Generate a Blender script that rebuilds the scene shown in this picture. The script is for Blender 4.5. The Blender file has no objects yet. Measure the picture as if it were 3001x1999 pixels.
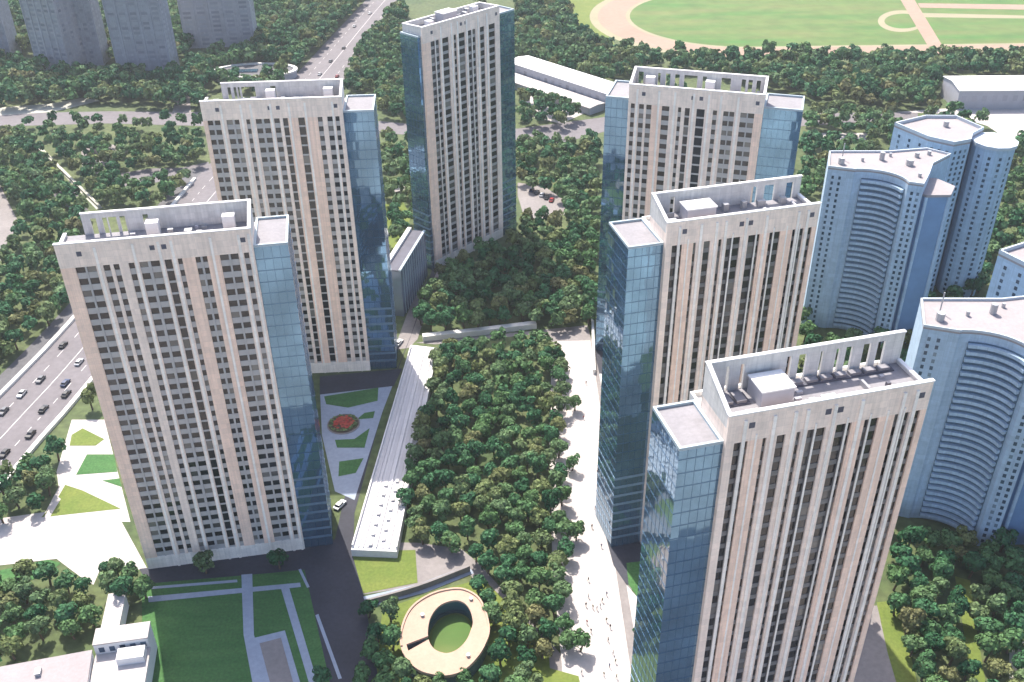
import bpy, bmesh, math, random
import numpy as np
from mathutils import Vector, Matrix, Quaternion
R_ = math.radians
random.seed(7)
S = bpy.context.scene
COL = S.collection

# ------------------------------------------------------------------ camera model (metres; camera 200 m above ground)
IW, IH = 3001.0, 1999.0
CX, CY = IW / 2, IH / 2
HC = 200.0
_vp = (1560.0, 5500.0); _hz = -880.0
_d = math.hypot(_vp[0] - CX, _vp[1] - CY)
F = math.sqrt((CY - _hz) * _d)
_n = np.array([_vp[0] - CX, _vp[1] - CY, F]); _n /= np.linalg.norm(_n)
_fw = np.array([0, 0, 1.0]); _Y = _fw - _n * (_fw @ _n); _Y /= np.linalg.norm(_Y)
_X = np.cross(_n, _Y)
if _X[0] < 0: _X = -_X
ROT = np.stack([_X, _Y, -_n])


def G(px, py, z=0.0):
    """where the ray of a survey point (in a 3001 x 1999 picture) meets the height z"""
    w = ROT @ np.array([px - CX, py - CY, F]); t = (HC - z) / -w[2]
    return (float(w[0] * t), float(w[1] * t))


K = 3001 / 2354.0


def D(x, y, z=0.0): return G(x * K, y * K, z)


def PJ(p):
    c = ROT.T @ np.array([p[0], p[1], p[2] - HC])
    return CX + c[0] / c[2] * F, CY + c[1] / c[2] * F


cam_d = bpy.data.cameras.new('camera'); cam = bpy.data.objects.new('camera', cam_d); COL.objects.link(cam)
cam_d.sensor_width = 36.0; cam_d.lens = 36.0 * F / IW; cam_d.clip_end = 20000; cam_d.clip_start = 1.0
M3 = Matrix(((ROT[0, 0], -ROT[0, 1], -ROT[0, 2]), (ROT[1, 0], -ROT[1, 1], -ROT[1, 2]), (ROT[2, 0], -ROT[2, 1], -ROT[2, 2])))
cam.matrix_world = Matrix.Translation((0, 0, HC)) @ M3.to_4x4()
S.camera = cam

# ------------------------------------------------------------------ light
SUN_EL, SUN_AZ = 55.5, 22.0            # azimuth from +Y towards -X
sd = bpy.data.lights.new('sun', 'SUN'); sun = bpy.data.objects.new('sun', sd); COL.objects.link(sun)
sd.energy = 3.6; sd.angle = R_(0.5); sd.color = (1.0, 0.93, 0.83)
ldir = Vector((math.sin(R_(SUN_AZ)) * math.cos(R_(SUN_EL)), -math.cos(R_(SUN_AZ)) * math.cos(R_(SUN_EL)), -math.sin(R_(SUN_EL))))
sun.rotation_mode = 'QUATERNION'; sun.rotation_quaternion = ldir.to_track_quat('-Z', 'Y'); sun.location = (0, 0, 400)
W = bpy.data.worlds.new('World'); S.world = W; W.use_nodes = True
wn = W.node_tree.nodes; wl = W.node_tree.links
sky = wn.new('ShaderNodeTexSky'); sky.sky_type = 'NISHITA'; sky.sun_disc = False
sky.sun_elevation = R_(SUN_EL); sky.sun_rotation = R_(-SUN_AZ); sky.altitude = 200; sky.air_density = 0.85; sky.dust_density = 3.0; sky.ozone_density = 1.0
wl.new(sky.outputs[0], wn['Background'].inputs[0]); wn['Background'].inputs[1].default_value = 0.138
S.view_settings.view_transform = 'Standard'; S.view_settings.look = 'None'; S.view_settings.gamma = 1.0
S.view_settings.exposure = 1.3
S.cycles.max_bounces = 6; S.cycles.diffuse_bounces = 3; S.cycles.glossy_bounces = 3; S.cycles.transmission_bounces = 4; S.cycles.volume_bounces = 0
S.cycles.sample_clamp_indirect = 6.0; S.cycles.caustics_reflective = False; S.cycles.caustics_refractive = False


# ------------------------------------------------------------------ materials
def mat(name, col, rough=0.85, metal=0.0, var=0.12, scale=0.25, spec=0.5, col2=None, obj=True, fine=None, bump=0.0, bscale=1.0, stretch=None, streak=False):
    """base colour broken up by two octaves of noise in object space"""
    m = bpy.data.materials.new(name); m.use_nodes = True
    nt = m.node_tree; n = nt.nodes; l = nt.links; b = n['Principled BSDF']
    b.inputs['Roughness'].default_value = rough; b.inputs['Metallic'].default_value = metal
    b.inputs['Specular IOR Level'].default_value = spec
    tc = n.new('ShaderNodeTexCoord'); nz = n.new('ShaderNodeTexNoise')
    nz.inputs['Scale'].default_value = scale; nz.inputs['Detail'].default_value = 5; nz.inputs['Roughness'].default_value = 0.6
    if stretch:
        mp = n.new('ShaderNodeMapping'); mp.inputs['Rotation'].default_value = (0, 0, stretch[0]); mp.inputs['Scale'].default_value = stretch[1]
        l.new(tc.outputs['Object'], mp.inputs[0]); l.new(mp.outputs[0], nz.inputs['Vector'])
    else: l.new(tc.outputs['Object'], nz.inputs['Vector'])
    r = n.new('ShaderNodeValToRGB'); r.color_ramp.elements[0].position = 0.3; r.color_ramp.elements[1].position = 0.7
    c2 = col2 or tuple(c * (1 + var) for c in col)
    c1 = col if col2 else tuple(c * (1 - var) for c in col)
    r.color_ramp.elements[0].color = (*c1, 1); r.color_ramp.elements[1].color = (*c2, 1)
    l.new(nz.outputs['Fac'], r.inputs['Fac'])
    out = r.outputs['Color']
    if fine:
        n2 = n.new('ShaderNodeTexNoise'); n2.inputs['Scale'].default_value = fine[0]; n2.inputs['Detail'].default_value = 3
        l.new(tc.outputs['Object'], n2.inputs['Vector'])
        mr = n.new('ShaderNodeMapRange'); mr.inputs[1].default_value = 0.3; mr.inputs[2].default_value = 0.7
        mr.inputs[3].default_value = 1 - fine[1]; mr.inputs[4].default_value = 1 + fine[1]
        l.new(n2.outputs['Fac'], mr.inputs[0])
        mx = n.new('ShaderNodeMix'); mx.data_type = 'RGBA'; mx.blend_type = 'MULTIPLY'; mx.inputs[0].default_value = 1
        l.new(out, mx.inputs[6]); l.new(mr.outputs[0], mx.inputs[7]); out = mx.outputs[2]
    if streak:   # rain streaks down the wall and panel-to-panel differences
        mp2 = n.new('ShaderNodeMapping'); mp2.inputs['Scale'].default_value = (1.6, 1.6, .035); n4 = n.new('ShaderNodeTexNoise'); n4.inputs['Scale'].default_value = 1.0; n4.inputs['Detail'].default_value = 4
        l.new(tc.outputs['Object'], mp2.inputs[0]); l.new(mp2.outputs[0], n4.inputs['Vector'])
        sx = n.new('ShaderNodeSeparateXYZ'); l.new(tc.outputs['Object'], sx.inputs[0]); a4 = n.new('ShaderNodeMath'); a4.operation = 'ADD'; l.new(sx.outputs[0], a4.inputs[0]); l.new(sx.outputs[1], a4.inputs[1])
        cb = n.new('ShaderNodeCombineXYZ'); l.new(a4.outputs[0], cb.inputs[0]); l.new(sx.outputs[2], cb.inputs[1])
        bk = n.new('ShaderNodeTexBrick'); bk.inputs['Scale'].default_value = 1.0; bk.inputs['Brick Width'].default_value = 1.5; bk.inputs['Row Height'].default_value = 1.55; bk.inputs['Mortar Size'].default_value = .03; bk.offset = 0
        bk.inputs['Color1'].default_value = (.92, .92, .92, 1); bk.inputs['Color2'].default_value = (1.06, 1.05, 1.04, 1); bk.inputs['Mortar'].default_value = (.84, .84, .84, 1)
        l.new(cb.outputs[0], bk.inputs['Vector'])
        m4 = n.new('ShaderNodeMapRange'); m4.inputs[1].default_value = .3; m4.inputs[2].default_value = .7; m4.inputs[3].default_value = .90; m4.inputs[4].default_value = 1.08; l.new(n4.outputs['Fac'], m4.inputs[0])
        for src in (m4.outputs[0], bk.outputs['Color']):
            mx = n.new('ShaderNodeMix'); mx.data_type = 'RGBA'; mx.blend_type = 'MULTIPLY'; mx.inputs[0].default_value = 1
            l.new(out, mx.inputs[6]); l.new(src, mx.inputs[7]); out = mx.outputs[2]
    l.new(out, b.inputs['Base Color'])
    if bump:
        n3 = n.new('ShaderNodeTexNoise'); n3.inputs['Scale'].default_value = bscale; n3.inputs['Detail'].default_value = 2
        l.new(tc.outputs['Object'], n3.inputs['Vector'])
        bp = n.new('ShaderNodeBump'); bp.inputs['Strength'].default_value = bump; bp.inputs['Distance'].default_value = 0.5
        l.new(n3.outputs['Fac'], bp.inputs['Height']); l.new(bp.outputs[0], b.inputs['Normal'])
    return m


def glass_mat(name, col, metal, rough, bump=0.12, bscale=0.35, rnd=0.0, light=(0.35, 0.36, 0.36), pane=0.0):
    m = bpy.data.materials.new(name); m.use_nodes = True
    nt = m.node_tree; n = nt.nodes; l = nt.links; b = n['Principled BSDF']
    b.inputs['Roughness'].default_value = rough; b.inputs['Metallic'].default_value = metal
    b.inputs['Specular IOR Level'].default_value = 0.5
    tc = n.new('ShaderNodeTexCoord')
    if bump:
        n3 = n.new('ShaderNodeTexNoise'); n3.inputs['Scale'].default_value = bscale; n3.inputs['Detail'].default_value = 1
        l.new(tc.outputs['Object'], n3.inputs['Vector'])
        bp = n.new('ShaderNodeBump'); bp.inputs['Strength'].default_value = bump; bp.inputs['Distance'].default_value = 0.4
        l.new(n3.outputs['Fac'], bp.inputs['Height']); l.new(bp.outputs[0], b.inputs['Normal'])
    if pane:      # every pane sits a hair out of plane
        vm = n.new('ShaderNodeVectorMath'); vm.operation = 'DIVIDE'; vm.inputs[1].default_value = (1.6, 1.7, 3.05); l.new(tc.outputs['Object'], vm.inputs[0])
        vf = n.new('ShaderNodeVectorMath'); vf.operation = 'FLOOR'; l.new(vm.outputs[0], vf.inputs[0])
        wn_ = n.new('ShaderNodeTexWhiteNoise'); l.new(vf.outputs[0], wn_.inputs[0])
        vs = n.new('ShaderNodeVectorMath'); vs.operation = 'SUBTRACT'; vs.inputs[1].default_value = (.5, .5, .5); l.new(wn_.outputs['Color'], vs.inputs[0])
        vk = n.new('ShaderNodeVectorMath'); vk.operation = 'SCALE'; vk.inputs['Scale'].default_value = pane; l.new(vs.outputs[0], vk.inputs[0])
        va = n.new('ShaderNodeVectorMath'); va.operation = 'ADD'; l.new(vk.outputs[0], va.inputs[0]); l.new(bp.outputs[0], va.inputs[1])
        vn = n.new('ShaderNodeVectorMath'); vn.operation = 'NORMALIZE'; l.new(va.outputs[0], vn.inputs[0]); l.new(vn.outputs[0], b.inputs['Normal'])
    if rnd:
        oi = n.new('ShaderNodeObjectInfo'); ge = n.new('ShaderNodeNewGeometry')
        ad = n.new('ShaderNodeMath'); ad.operation = 'ADD'; fr = n.new('ShaderNodeMath'); fr.operation = 'FRACT'
        l.new(oi.outputs['Random'], ad.inputs[0]); l.new(ge.outputs['Random Per Island'], ad.inputs[1]); l.new(ad.outputs[0], fr.inputs[0])
        r = n.new('ShaderNodeValToRGB'); e = r.color_ramp.elements
        e[0].position = 0.0; e[0].color = (*col, 1); e[1].position = 1.0; e[1].color = (*light, 1)
        k = e.new(1 - rnd); k.color = (*[c * 1.6 for c in col], 1)
        l.new(fr.outputs[0], r.inputs[0]); l.new(r.outputs[0], b.inputs['Base Color'])
    else:
        nz = n.new('ShaderNodeTexNoise'); nz.inputs['Scale'].default_value = 0.08; nz.inputs['Detail'].default_value = 4
        l.new(tc.outputs['Object'], nz.inputs['Vector'])
        r = n.new('ShaderNodeValToRGB'); r.color_ramp.elements[0].position = .35; r.color_ramp.elements[1].position = .65
        r.color_ramp.elements[0].color = (*[c * 0.8 for c in col], 1); r.color_ramp.elements[1].color = (*[c * 1.25 for c in col], 1)
        l.new(nz.outputs['Fac'], r.inputs[0]); l.new(r.outputs[0], b.inputs['Base Color'])
    return m


MT = {}
MT['beige'] = mat('beige_panel', (0.86, 0.715, 0.62), 0.8, var=0.06, scale=0.12, fine=(1.2, .05), streak=True)
MT['peach'] = mat('peach_panel', (0.88, 0.655, 0.53), 0.8, var=0.08, scale=0.1, fine=(1.2, .05), streak=True)
MT['cream'] = mat('cream_fin', (0.88, 0.82, 0.76), 0.7, var=0.05, scale=0.2, fine=(1.5, .04), streak=True)
MT['span_l'] = mat('grey_spandrel', (0.42, 0.405, 0.40), 0.6, var=0.08, scale=0.4)
MT['span_d'] = mat('dark_spandrel', (0.15, 0.15, 0.155), 0.45, var=0.15, scale=0.4)
MT['para'] = mat('parapet_render', (0.62, 0.60, 0.575), 0.85, var=0.06, scale=0.2, fine=(1.0, .06), streak=True)
MT['span_m'] = mat('mid_spandrel', (0.34, 0.33, 0.33), 0.5, var=0.12, scale=0.4)
MT['win'] = glass_mat('window_glass', (0.012, 0.014, 0.016), 0.0, 0.12, bump=0.05, rnd=0.22, light=(0.19, 0.18, 0.165))
MT['wing'] = glass_mat('blue_curtain_glass', (0.145, 0.265, 0.385), 0.74, 0.03, bump=0.05, bscale=0.22, pane=.02)
MT['wing_low'] = mat('low_floor_band', (0.17, 0.26, 0.36), 0.4, metal=0.4, var=0.1)
MT['annex'] = glass_mat('lavender_glass', (0.20, 0.24, 0.32), 0.35, 0.2)
MT['wing_band'] = mat('glass_mullion', (0.10, 0.19, 0.29), 0.12, metal=0.62, var=0.1)
MT['wing_rim'] = mat('wing_coping', (0.36, 0.43, 0.47), 0.6, var=0.08)
MT['roof'] = mat('pale_roof_membrane', (0.235, 0.225, 0.24), 0.9, var=0.1, scale=0.3, fine=(1.5, .08))
MT['roof_d'] = mat('dark_roof_strip', (0.085, 0.085, 0.11), 0.8, var=0.2)
MT['white'] = mat('white_render', (0.70, 0.69, 0.685), 0.8, var=0.04, scale=0.3, fine=(2.0, .04))
MT['grey_box'] = mat('grey_render', (0.38, 0.38, 0.42), 0.8, var=0.08)
MT['metal'] = mat('vent_metal', (0.35, 0.36, 0.38), 0.5, metal=0.3)
# blue apartment blocks
MT['bwall'] = mat('pale_blue_render', (0.36, 0.48, 0.61), 0.8, var=0.07, scale=0.15, fine=(1.0, .06), streak=True)
MT['bpar'] = mat('pale_parapet', (0.45, 0.50, 0.55), 0.8, var=0.06)
MT['bwall2'] = mat('deep_blue_cladding', (0.13, 0.235, 0.40), 0.6, var=0.12, scale=0.15)
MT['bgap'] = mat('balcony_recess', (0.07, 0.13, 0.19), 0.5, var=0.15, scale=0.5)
MT['broof'] = mat('pink_white_roof', (0.29, 0.26, 0.265), 0.9, var=0.08, scale=0.12, fine=(1.2, .06))
MT['bwin'] = glass_mat('blue_window', (0.03, 0.055, 0.09), 0.1, 0.15, bump=0.0, rnd=0.2, light=(.2, .27, .34))
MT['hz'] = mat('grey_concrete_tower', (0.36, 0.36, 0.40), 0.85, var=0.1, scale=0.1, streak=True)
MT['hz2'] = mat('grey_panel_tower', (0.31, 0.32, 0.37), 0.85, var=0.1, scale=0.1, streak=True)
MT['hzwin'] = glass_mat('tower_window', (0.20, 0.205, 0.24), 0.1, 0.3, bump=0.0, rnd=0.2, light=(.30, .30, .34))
# ground
MT['earth'] = mat('rough_grass', (0.045, 0.075, 0.025), 0.95, col2=(0.095, 0.115, 0.045), scale=0.035, fine=(0.4, .3))
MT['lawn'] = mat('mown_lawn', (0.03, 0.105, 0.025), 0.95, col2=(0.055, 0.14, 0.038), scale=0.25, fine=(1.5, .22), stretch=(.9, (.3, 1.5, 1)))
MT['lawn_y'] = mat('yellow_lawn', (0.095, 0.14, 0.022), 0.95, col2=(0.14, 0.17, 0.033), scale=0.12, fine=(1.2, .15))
MT['field'] = mat('infield_grass', (0.05, 0.135, 0.024), 0.95, col2=(0.125, 0.145, 0.045), scale=0.03, fine=(0.08, .14), stretch=(0.45, (.35, 1.6, 1)))
MT['track'] = mat('pink_track_sand', (0.285, 0.20, 0.15), 0.95, var=0.08, scale=0.03, fine=(.3, .06))
MT['sand'] = mat('pale_track_path', (0.26, 0.235, 0.15), 0.95, var=0.1, scale=0.05)
MT['asphalt'] = mat('asphalt', (0.035, 0.036, 0.048), 0.9, var=0.18, scale=0.1, fine=(1.0, .12))
MT['road'] = mat('worn_road', (0.145, 0.132, 0.14), 0.9, var=0.10, scale=0.06, fine=(.5, .1))
MT['road_d'] = mat('dark_road', (0.10, 0.098, 0.105), 0.9, var=0.14, scale=0.06, fine=(.5, .1))
MT['pave'] = mat('pale_paving', (0.43, 0.395, 0.38), 0.9, var=0.06, scale=0.08, fine=(.8, .07))
MT['pave_g'] = mat('grey_paving', (0.21, 0.19, 0.185), 0.9, var=0.10, scale=0.1, fine=(.8, .08))
MT['pave_b'] = mat('blue_grey_paving', (0.27, 0.31, 0.38), 0.9, var=0.08, scale=0.1, fine=(.8, .06))
MT['bounce_paving'] = mat('warm_bounce_paving', (0.36, 0.315, 0.28), 0.9, var=0.1, scale=0.05, fine=(.6, .1))  # for the added out-of-frame sheet whose bounced light warms the front facades
MT['path'] = mat('cream_path', (0.40, 0.39, 0.33), 0.9, var=0.06, scale=0.2)
MT['mark'] = mat('road_paint', (0.62, 0.60, 0.58), 0.8, var=0.08)
MT['wallw'] = mat('white_concrete', (0.66, 0.64, 0.60), 0.85, var=0.06, scale=0.3)
MT['ring'] = mat('peach_roof', (0.42, 0.285, 0.215), 0.85, var=0.06, scale=0.3, fine=(1.5, .05))
MT['brick'] = mat('red_brown_wall', (0.22, 0.075, 0.05), 0.85, var=0.15)
MT['deck'] = mat('deck_slab', (0.60, 0.58, 0.58), 0.85, var=0.06, scale=0.15, fine=(1., .06))
MT['rib'] = mat('deck_rib', (0.50, 0.48, 0.485), 0.8, var=0.08, scale=0.2)
MT['bark'] = mat('bark', (0.10, 0.07, 0.05), 0.95, var=0.2, scale=2)
MT['red'] = mat('red_flowers', (0.45, 0.03, 0.03), 0.9, col2=(0.30, 0.10, 0.05), scale=1.5)
MT['soil'] = mat('soil', (0.10, 0.075, 0.05), 0.95, var=0.2, scale=1)
MT['tyre'] = mat('tyre_rubber', (0.02, 0.02, 0.02), 0.9)
MT['carglass'] = glass_mat('car_glass', (0.01, 0.012, 0.015), 0.0, 0.06, bump=0)
for nm, c in (('black', (0.015, 0.016, 0.018)), ('grey', (0.10, 0.105, 0.115)), ('silver', (0.45, 0.46, 0.48)), ('red', (0.28, 0.02, 0.02)), ('white', (0.75, 0.75, 0.74)), ('navy', (0.02, 0.035, 0.09))):
    MT['car_' + nm] = mat('car_paint_' + nm, c, 0.3, var=0.03)
for nm, c in (('dark', (0.03, 0.03, 0.04)), ('blue', (0.06, 0.09, 0.18)), ('red', (0.25, 0.05, 0.05)), ('pale', (0.5, 0.48, 0.45)), ('olive', (0.12, 0.12, 0.07))):
    MT['cloth_' + nm] = mat('cloth_' + nm, c, 0.9, var=0.1, scale=3)
MT['skin'] = mat('skin', (0.5, 0.32, 0.24), 0.6, var=0.05)
MT['hair'] = mat('hair', (0.04, 0.025, 0.02), 0.7, var=0.1)


def leaf_mat():
    m = bpy.data.materials.new('tree_leaves'); m.use_nodes = True
    nt = m.node_tree; n = nt.nodes; l = nt.links; b = n['Principled BSDF']
    at = n.new('ShaderNodeAttribute'); at.attribute_name = 'tint'
    oi = n.new('ShaderNodeObjectInfo'); ge = n.new('ShaderNodeNewGeometry')
    ad = n.new('ShaderNodeMath'); ad.operation = 'ADD'; fr = n.new('ShaderNodeMath'); fr.operation = 'FRACT'
    l.new(at.outputs['Fac'], ad.inputs[0]); l.new(oi.outputs['Random'], ad.inputs[1]); l.new(ad.outputs[0], fr.inputs[0])
    r = n.new('ShaderNodeValToRGB'); e = r.color_ramp.elements
    cols = [(0.0, (0.022, 0.085, 0.034)), (.25, (0.042, 0.128, 0.056)), (.5, (0.078, 0.158, 0.056)), (.72, (0.10, 0.165, 0.074)), (.92, (0.135, 0.17, 0.062)), (1.0, (0.15, 0.15, 0.066))]
    e[0].color = (*cols[0][1], 1); e[1].color = (*cols[-1][1], 1)
    for p, c in cols[1:-1]:
        k = e.new(p); k.color = (*c, 1)
    l.new(fr.outputs[0], r.inputs[0])
    mr = n.new('ShaderNodeMapRange'); mr.inputs[3].default_value = 0.55; mr.inputs[4].default_value = 1.6
    l.new(ge.outputs['Random Per Island'], mr.inputs[0])
    mx = n.new('ShaderNodeMix'); mx.data_type = 'RGBA'; mx.blend_type = 'MULTIPLY'; mx.inputs[0].default_value = 1
    l.new(r.outputs[0], mx.inputs[6]); l.new(mr.outputs[0], mx.inputs[7])
    l.new(mx.outputs[2], b.inputs['Base Color']); b.inputs['Roughness'].default_value = 0.75; b.inputs['Specular IOR Level'].default_value = 0.25
    tr = n.new('ShaderNodeBsdfTranslucent'); l.new(mx.outputs[2], tr.inputs[0])
    ms = n.new('ShaderNodeMixShader'); ms.inputs[0].default_value = 0.22
    l.new(b.outputs[0], ms.inputs[1]); l.new(tr.outputs[0], ms.inputs[2]); l.new(ms.outputs[0], n['Material Output'].inputs[0])
    return m


MT['leaf'] = leaf_mat()


# ------------------------------------------------------------------ mesh helpers
def tag(o, label=None, cat=None, group=None, kind=None):
    if label: o['label'] = label
    if cat: o['category'] = cat
    if group: o['group'] = group
    if kind: o['kind'] = kind
    return o


def empty(name, loc, rz=0.0, label=None, cat=None, group=None):
    o = bpy.data.objects.new(name, None); COL.objects.link(o); o.location = loc; o.rotation_euler = (0, 0, rz)
    o.empty_display_size = 1.0
    return tag(o, label, cat, group)


class MB:
    def __init__(s): s.v = []; s.f = []; s.m = []

    def box(s, x0, x1, y0, y1, z0, z1, mi=0, skip=''):
        b = len(s.v)
        s.v += [(x0, y0, z0), (x1, y0, z0), (x1, y1, z0), (x0, y1, z0), (x0, y0, z1), (x1, y0, z1), (x1, y1, z1), (x0, y1, z1)]
        fs = {'d': (0, 3, 2, 1), 'u': (4, 5, 6, 7), 'f': (0, 1, 5, 4), 'r': (1, 2, 6, 5), 'b': (2, 3, 7, 6), 'l': (3, 0, 4, 7)}
        for k, q in fs.items():
            if k in skip: continue
            s.f.append(tuple(b + i for i in q)); s.m.append(mi)
        return s

    def prism(s, poly, z0, z1, mi=0, mtop=None, cap=True, bottom=False):
        a = sum(poly[i][0] * poly[(i + 1) % len(poly)][1] - poly[(i + 1) % len(poly)][0] * poly[i][1] for i in range(len(poly)))
        if a < 0: poly = poly[::-1]
        b = len(s.v); n = len(poly)
        s.v += [(p[0], p[1], z0) for p in poly] + [(p[0], p[1], z1) for p in poly]
        for i in range(n):
            j = (i + 1) % n
            s.f.append((b + i, b + j, b + n + j, b + n + i)); s.m.append(mi)
        if cap: s.f.append(tuple(range(b + n, b + 2 * n))); s.m.append(mi if mtop is None else mtop)
        if bottom: s.f.append(tuple(range(b + n - 1, b - 1, -1))); s.m.append(mi)
        return s

    def flat(s, poly, z, mi=0):
        a = sum(poly[i][0] * poly[(i + 1) % len(poly)][1] - poly[(i + 1) % len(poly)][0] * poly[i][1] for i in range(len(poly)))
        if a < 0: poly = poly[::-1]
        b = len(s.v); s.v += [(p[0], p[1], z) for p in poly]; s.f.append(tuple(range(b, b + len(poly)))); s.m.append(mi)
        return s

    def band(s, A, B, z, mi=0):
        """strip between two polylines"""
        b = len(s.v); n = len(A)
        s.v += [(p[0], p[1], z) for p in A] + [(p[0], p[1], z) for p in B]
        for i in range(n - 1):
            s.f.append((b + i, b + n + i, b + n + i + 1, b + i + 1)); s.m.append(mi)
        return s

    def wallband(s, A, B, z0, z1, mi=0, mtop=None):
        """solid strip with thickness between two polylines"""
        b = len(s.v); n = len(A); mt = mi if mtop is None else mtop
        for z in (z0, z1): s.v += [(p[0], p[1], z) for p in A] + [(p[0], p[1], z) for p in B]
        t = 2 * n
        for i in range(n - 1):
            s.f.append((b + t + i, b + t + n + i, b + t + n + i + 1, b + t + i + 1)); s.m.append(mt)
            s.f.append((b + i, b + t + i, b + t + i + 1, b + i + 1)); s.m.append(mi)
            s.f.append((b + n + i, b + n + i + 1, b + t + n + i + 1, b + t + n + i)); s.m.append(mi)
            s.f.append((b + i, b + i + 1, b + n + i + 1, b + n + i)); s.m.append(mi)
        s.f.append((b, b + n, b + t + n, b + t)); s.m.append(mi)
        s.f.append((b + n - 1, b + t + n - 1, b + t + 2 * n - 1, b + 2 * n - 1)); s.m.append(mi)
        return s

    def mesh(s, name, mats):
        me = bpy.data.meshes.new(name); me.from_pydata(s.v, [], s.f)
        for k in (mats if isinstance(mats, (list, tuple)) else [mats]): me.materials.append(MT[k] if isinstance(k, str) else k)
        me.polygons.foreach_set('material_index', s.m); me.update()
        return me

    def build(s, name, mats, parent=None, fix=False):
        me = s.mesh(name, mats)
        if fix:
            bm = bmesh.new(); bm.from_mesh(me); bmesh.ops.recalc_face_normals(bm, faces=bm.faces); bm.to_mesh(me); bm.free()
        o = bpy.data.objects.new(name, me); COL.objects.link(o)
        if parent: o.parent = parent
        return o


def copy_tree(root, loc, rz=None, label=None, group=None, scale=None):
    r = root.copy(); COL.objects.link(r); r.location = loc
    if rz is not None: r.rotation_euler = (0, 0, rz)
    if scale: r.scale = scale
    if label: r['label'] = label
    if group: r['group'] = group
    for ch in root.children:
        c = ch.copy(); COL.objects.link(c); c.parent = r
        for g in ch.children:
            d = g.copy(); COL.objects.link(d); d.parent = c
    return r


FOOT = []          # building footprints: trees keep off


def rect_foot(o, ang, x0, x1, y0, y1, pad=1.5):
    c, s_ = math.cos(ang), math.sin(ang)
    FOOT.append([(o[0] + x * c - y * s_, o[1] + x * s_ + y * c) for x, y in ((x0 - pad, y0 - pad), (x1 + pad, y0 - pad), (x1 + pad, y1 + pad), (x0 - pad, y1 + pad))])


def smooth(pts, n=6):
    """Catmull-Rom through 2D points"""
    out = []
    P = [pts[0]] + list(pts) + [pts[-1]]
    for i in range(1, len(P) - 2):
        p0, p1, p2, p3 = [np.array(q) for q in P[i - 1:i + 3]]
        for k in range(n):
            t = k / n
            q = 0.5 * ((2 * p1) + (p2 - p0) * t + (2 * p0 - 5 * p1 + 4 * p2 - p3) * t * t + (3 * p1 - p0 - 3 * p2 + p3) * t ** 3)
            out.append((float(q[0]), float(q[1])))
    out.append(tuple(pts[-1]))
    return out


def offset(pl, d):
    out = []
    for i, p in enumerate(pl):
        a = pl[max(0, i - 1)]; b = pl[min(len(pl) - 1, i + 1)]
        dx, dy = b[0] - a[0], b[1] - a[1]; L = math.hypot(dx, dy) or 1
        out.append((p[0] - dy / L * d, p[1] + dx / L * d))
    return out


# ------------------------------------------------------------------ GROUND
EPS = 0.03
GN = [0]


def ground(name, poly, m, lev, disp=True):
    P = [D(*p) for p in poly] if disp else poly
    GN[0] += 1
    o = MB().flat(P, lev * EPS + GN[0] * .0003).build(name, m); tag(o, kind='structure'); return o


g = MB()
N = 24
for i in range(N):
    for j in range(N):
        x0, y0 = -3000 + 6000 * i / N, -2600 + 6000 * j / N
        g.flat([(x0, y0), (x0 + 6000 / N, y0), (x0 + 6000 / N, y0 + 6000 / N), (x0, y0 + 6000 / N)], 0)
tag(g.build('ground', 'earth'), kind='structure')

# highway: one long gently bending carriageway passing behind the two left towers
HL = smooth([(-190, 180), (-185, 230), (-177, 278), (-170, 327), (-160, 432), (-156, 476), (-138, 612), (-113, 813), (-82, 1050)], 5)
HR = smooth([(-162, 170), (-158, 215), (-153.4, 252), (-148.8, 282), (-134, 400), (-124, 470), (-101.5, 618), (-82, 812), (-46, 1050)], 5)
tag(MB().band(HR, HL, 4 * EPS).build('highway', 'road'), kind='structure')
SL = offset(HL[:26], 7.5)
tag(MB().band(HL[:26], SL, 2 * EPS).build('service_road', 'road_d'), kind='structure')
mid = [((a[0] + b[0]) / 2, (a[1] + b[1]) / 2) for a, b in zip(HL, HR)]
mk = MB(); mk.band(offset(mid, -.12), offset(mid, .12), 5 * EPS)
for k in (-.5, .5):
    q = [(m_[0] + (b[0] - a[0]) * .5 * k, m_[1] + (b[1] - a[1]) * .5 * k) for m_, a, b in zip(mid, HL, HR)]
    for i in range(0, len(q) - 1):
        a, b = q[i], q[i + 1]
        n = max(1, int(math.hypot(b[0] - a[0], b[1] - a[1]) / 9))
        for t in range(n):
            u0, u1 = t / n, t / n + .4 / n
            pa = (a[0] + (b[0] - a[0]) * u0, a[1] + (b[1] - a[1]) * u0); pb = (a[0] + (b[0] - a[0]) * u1, a[1] + (b[1] - a[1]) * u1)
            mk.band(offset([pa, pb], -.1), offset([pa, pb], .1), 5 * EPS)
tag(mk.build('road_markings', 'mark'), kind='structure')

# cross road and yards behind the towers
ground('cross_road', [(-30, 262), (250, 256), (470, 258), (700, 262), (940, 285), (1190, 296), (1400, 268), (1700, 262), (2110, 258), (2110, 272), (1700, 300), (1400, 300), (1290, 330), (1190, 322), (940, 310), (700, 300), (470, 290), (250, 284), (-30, 292)], 'road', 2)
ground('pavement', [(-30, 250), (120, 238), (190, 225), (230, 232), (120, 258), (-30, 268)], 'path', 3)
ground('pavement', [(395, 262), (415, 190), (432, 190), (440, 262)], 'pave_g', 3)
ground('pavement', [(185, 330), (250, 330), (300, 345), (260, 365), (225, 400), (190, 395)], 'pave_g', 1)
ground('road', [(240, 405), (340, 388), (420, 385), (480, 372), (480, 392), (420, 408), (330, 425), (250, 432)], 'road', 1)
ground('path', [(85, 338), (95, 338), (236, 478), (222, 482)], 'path', 3)
ground('road', [(95, 358), (180, 450), (205, 485), (120, 470), (130, 420)], 'road_d', 1)
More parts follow.
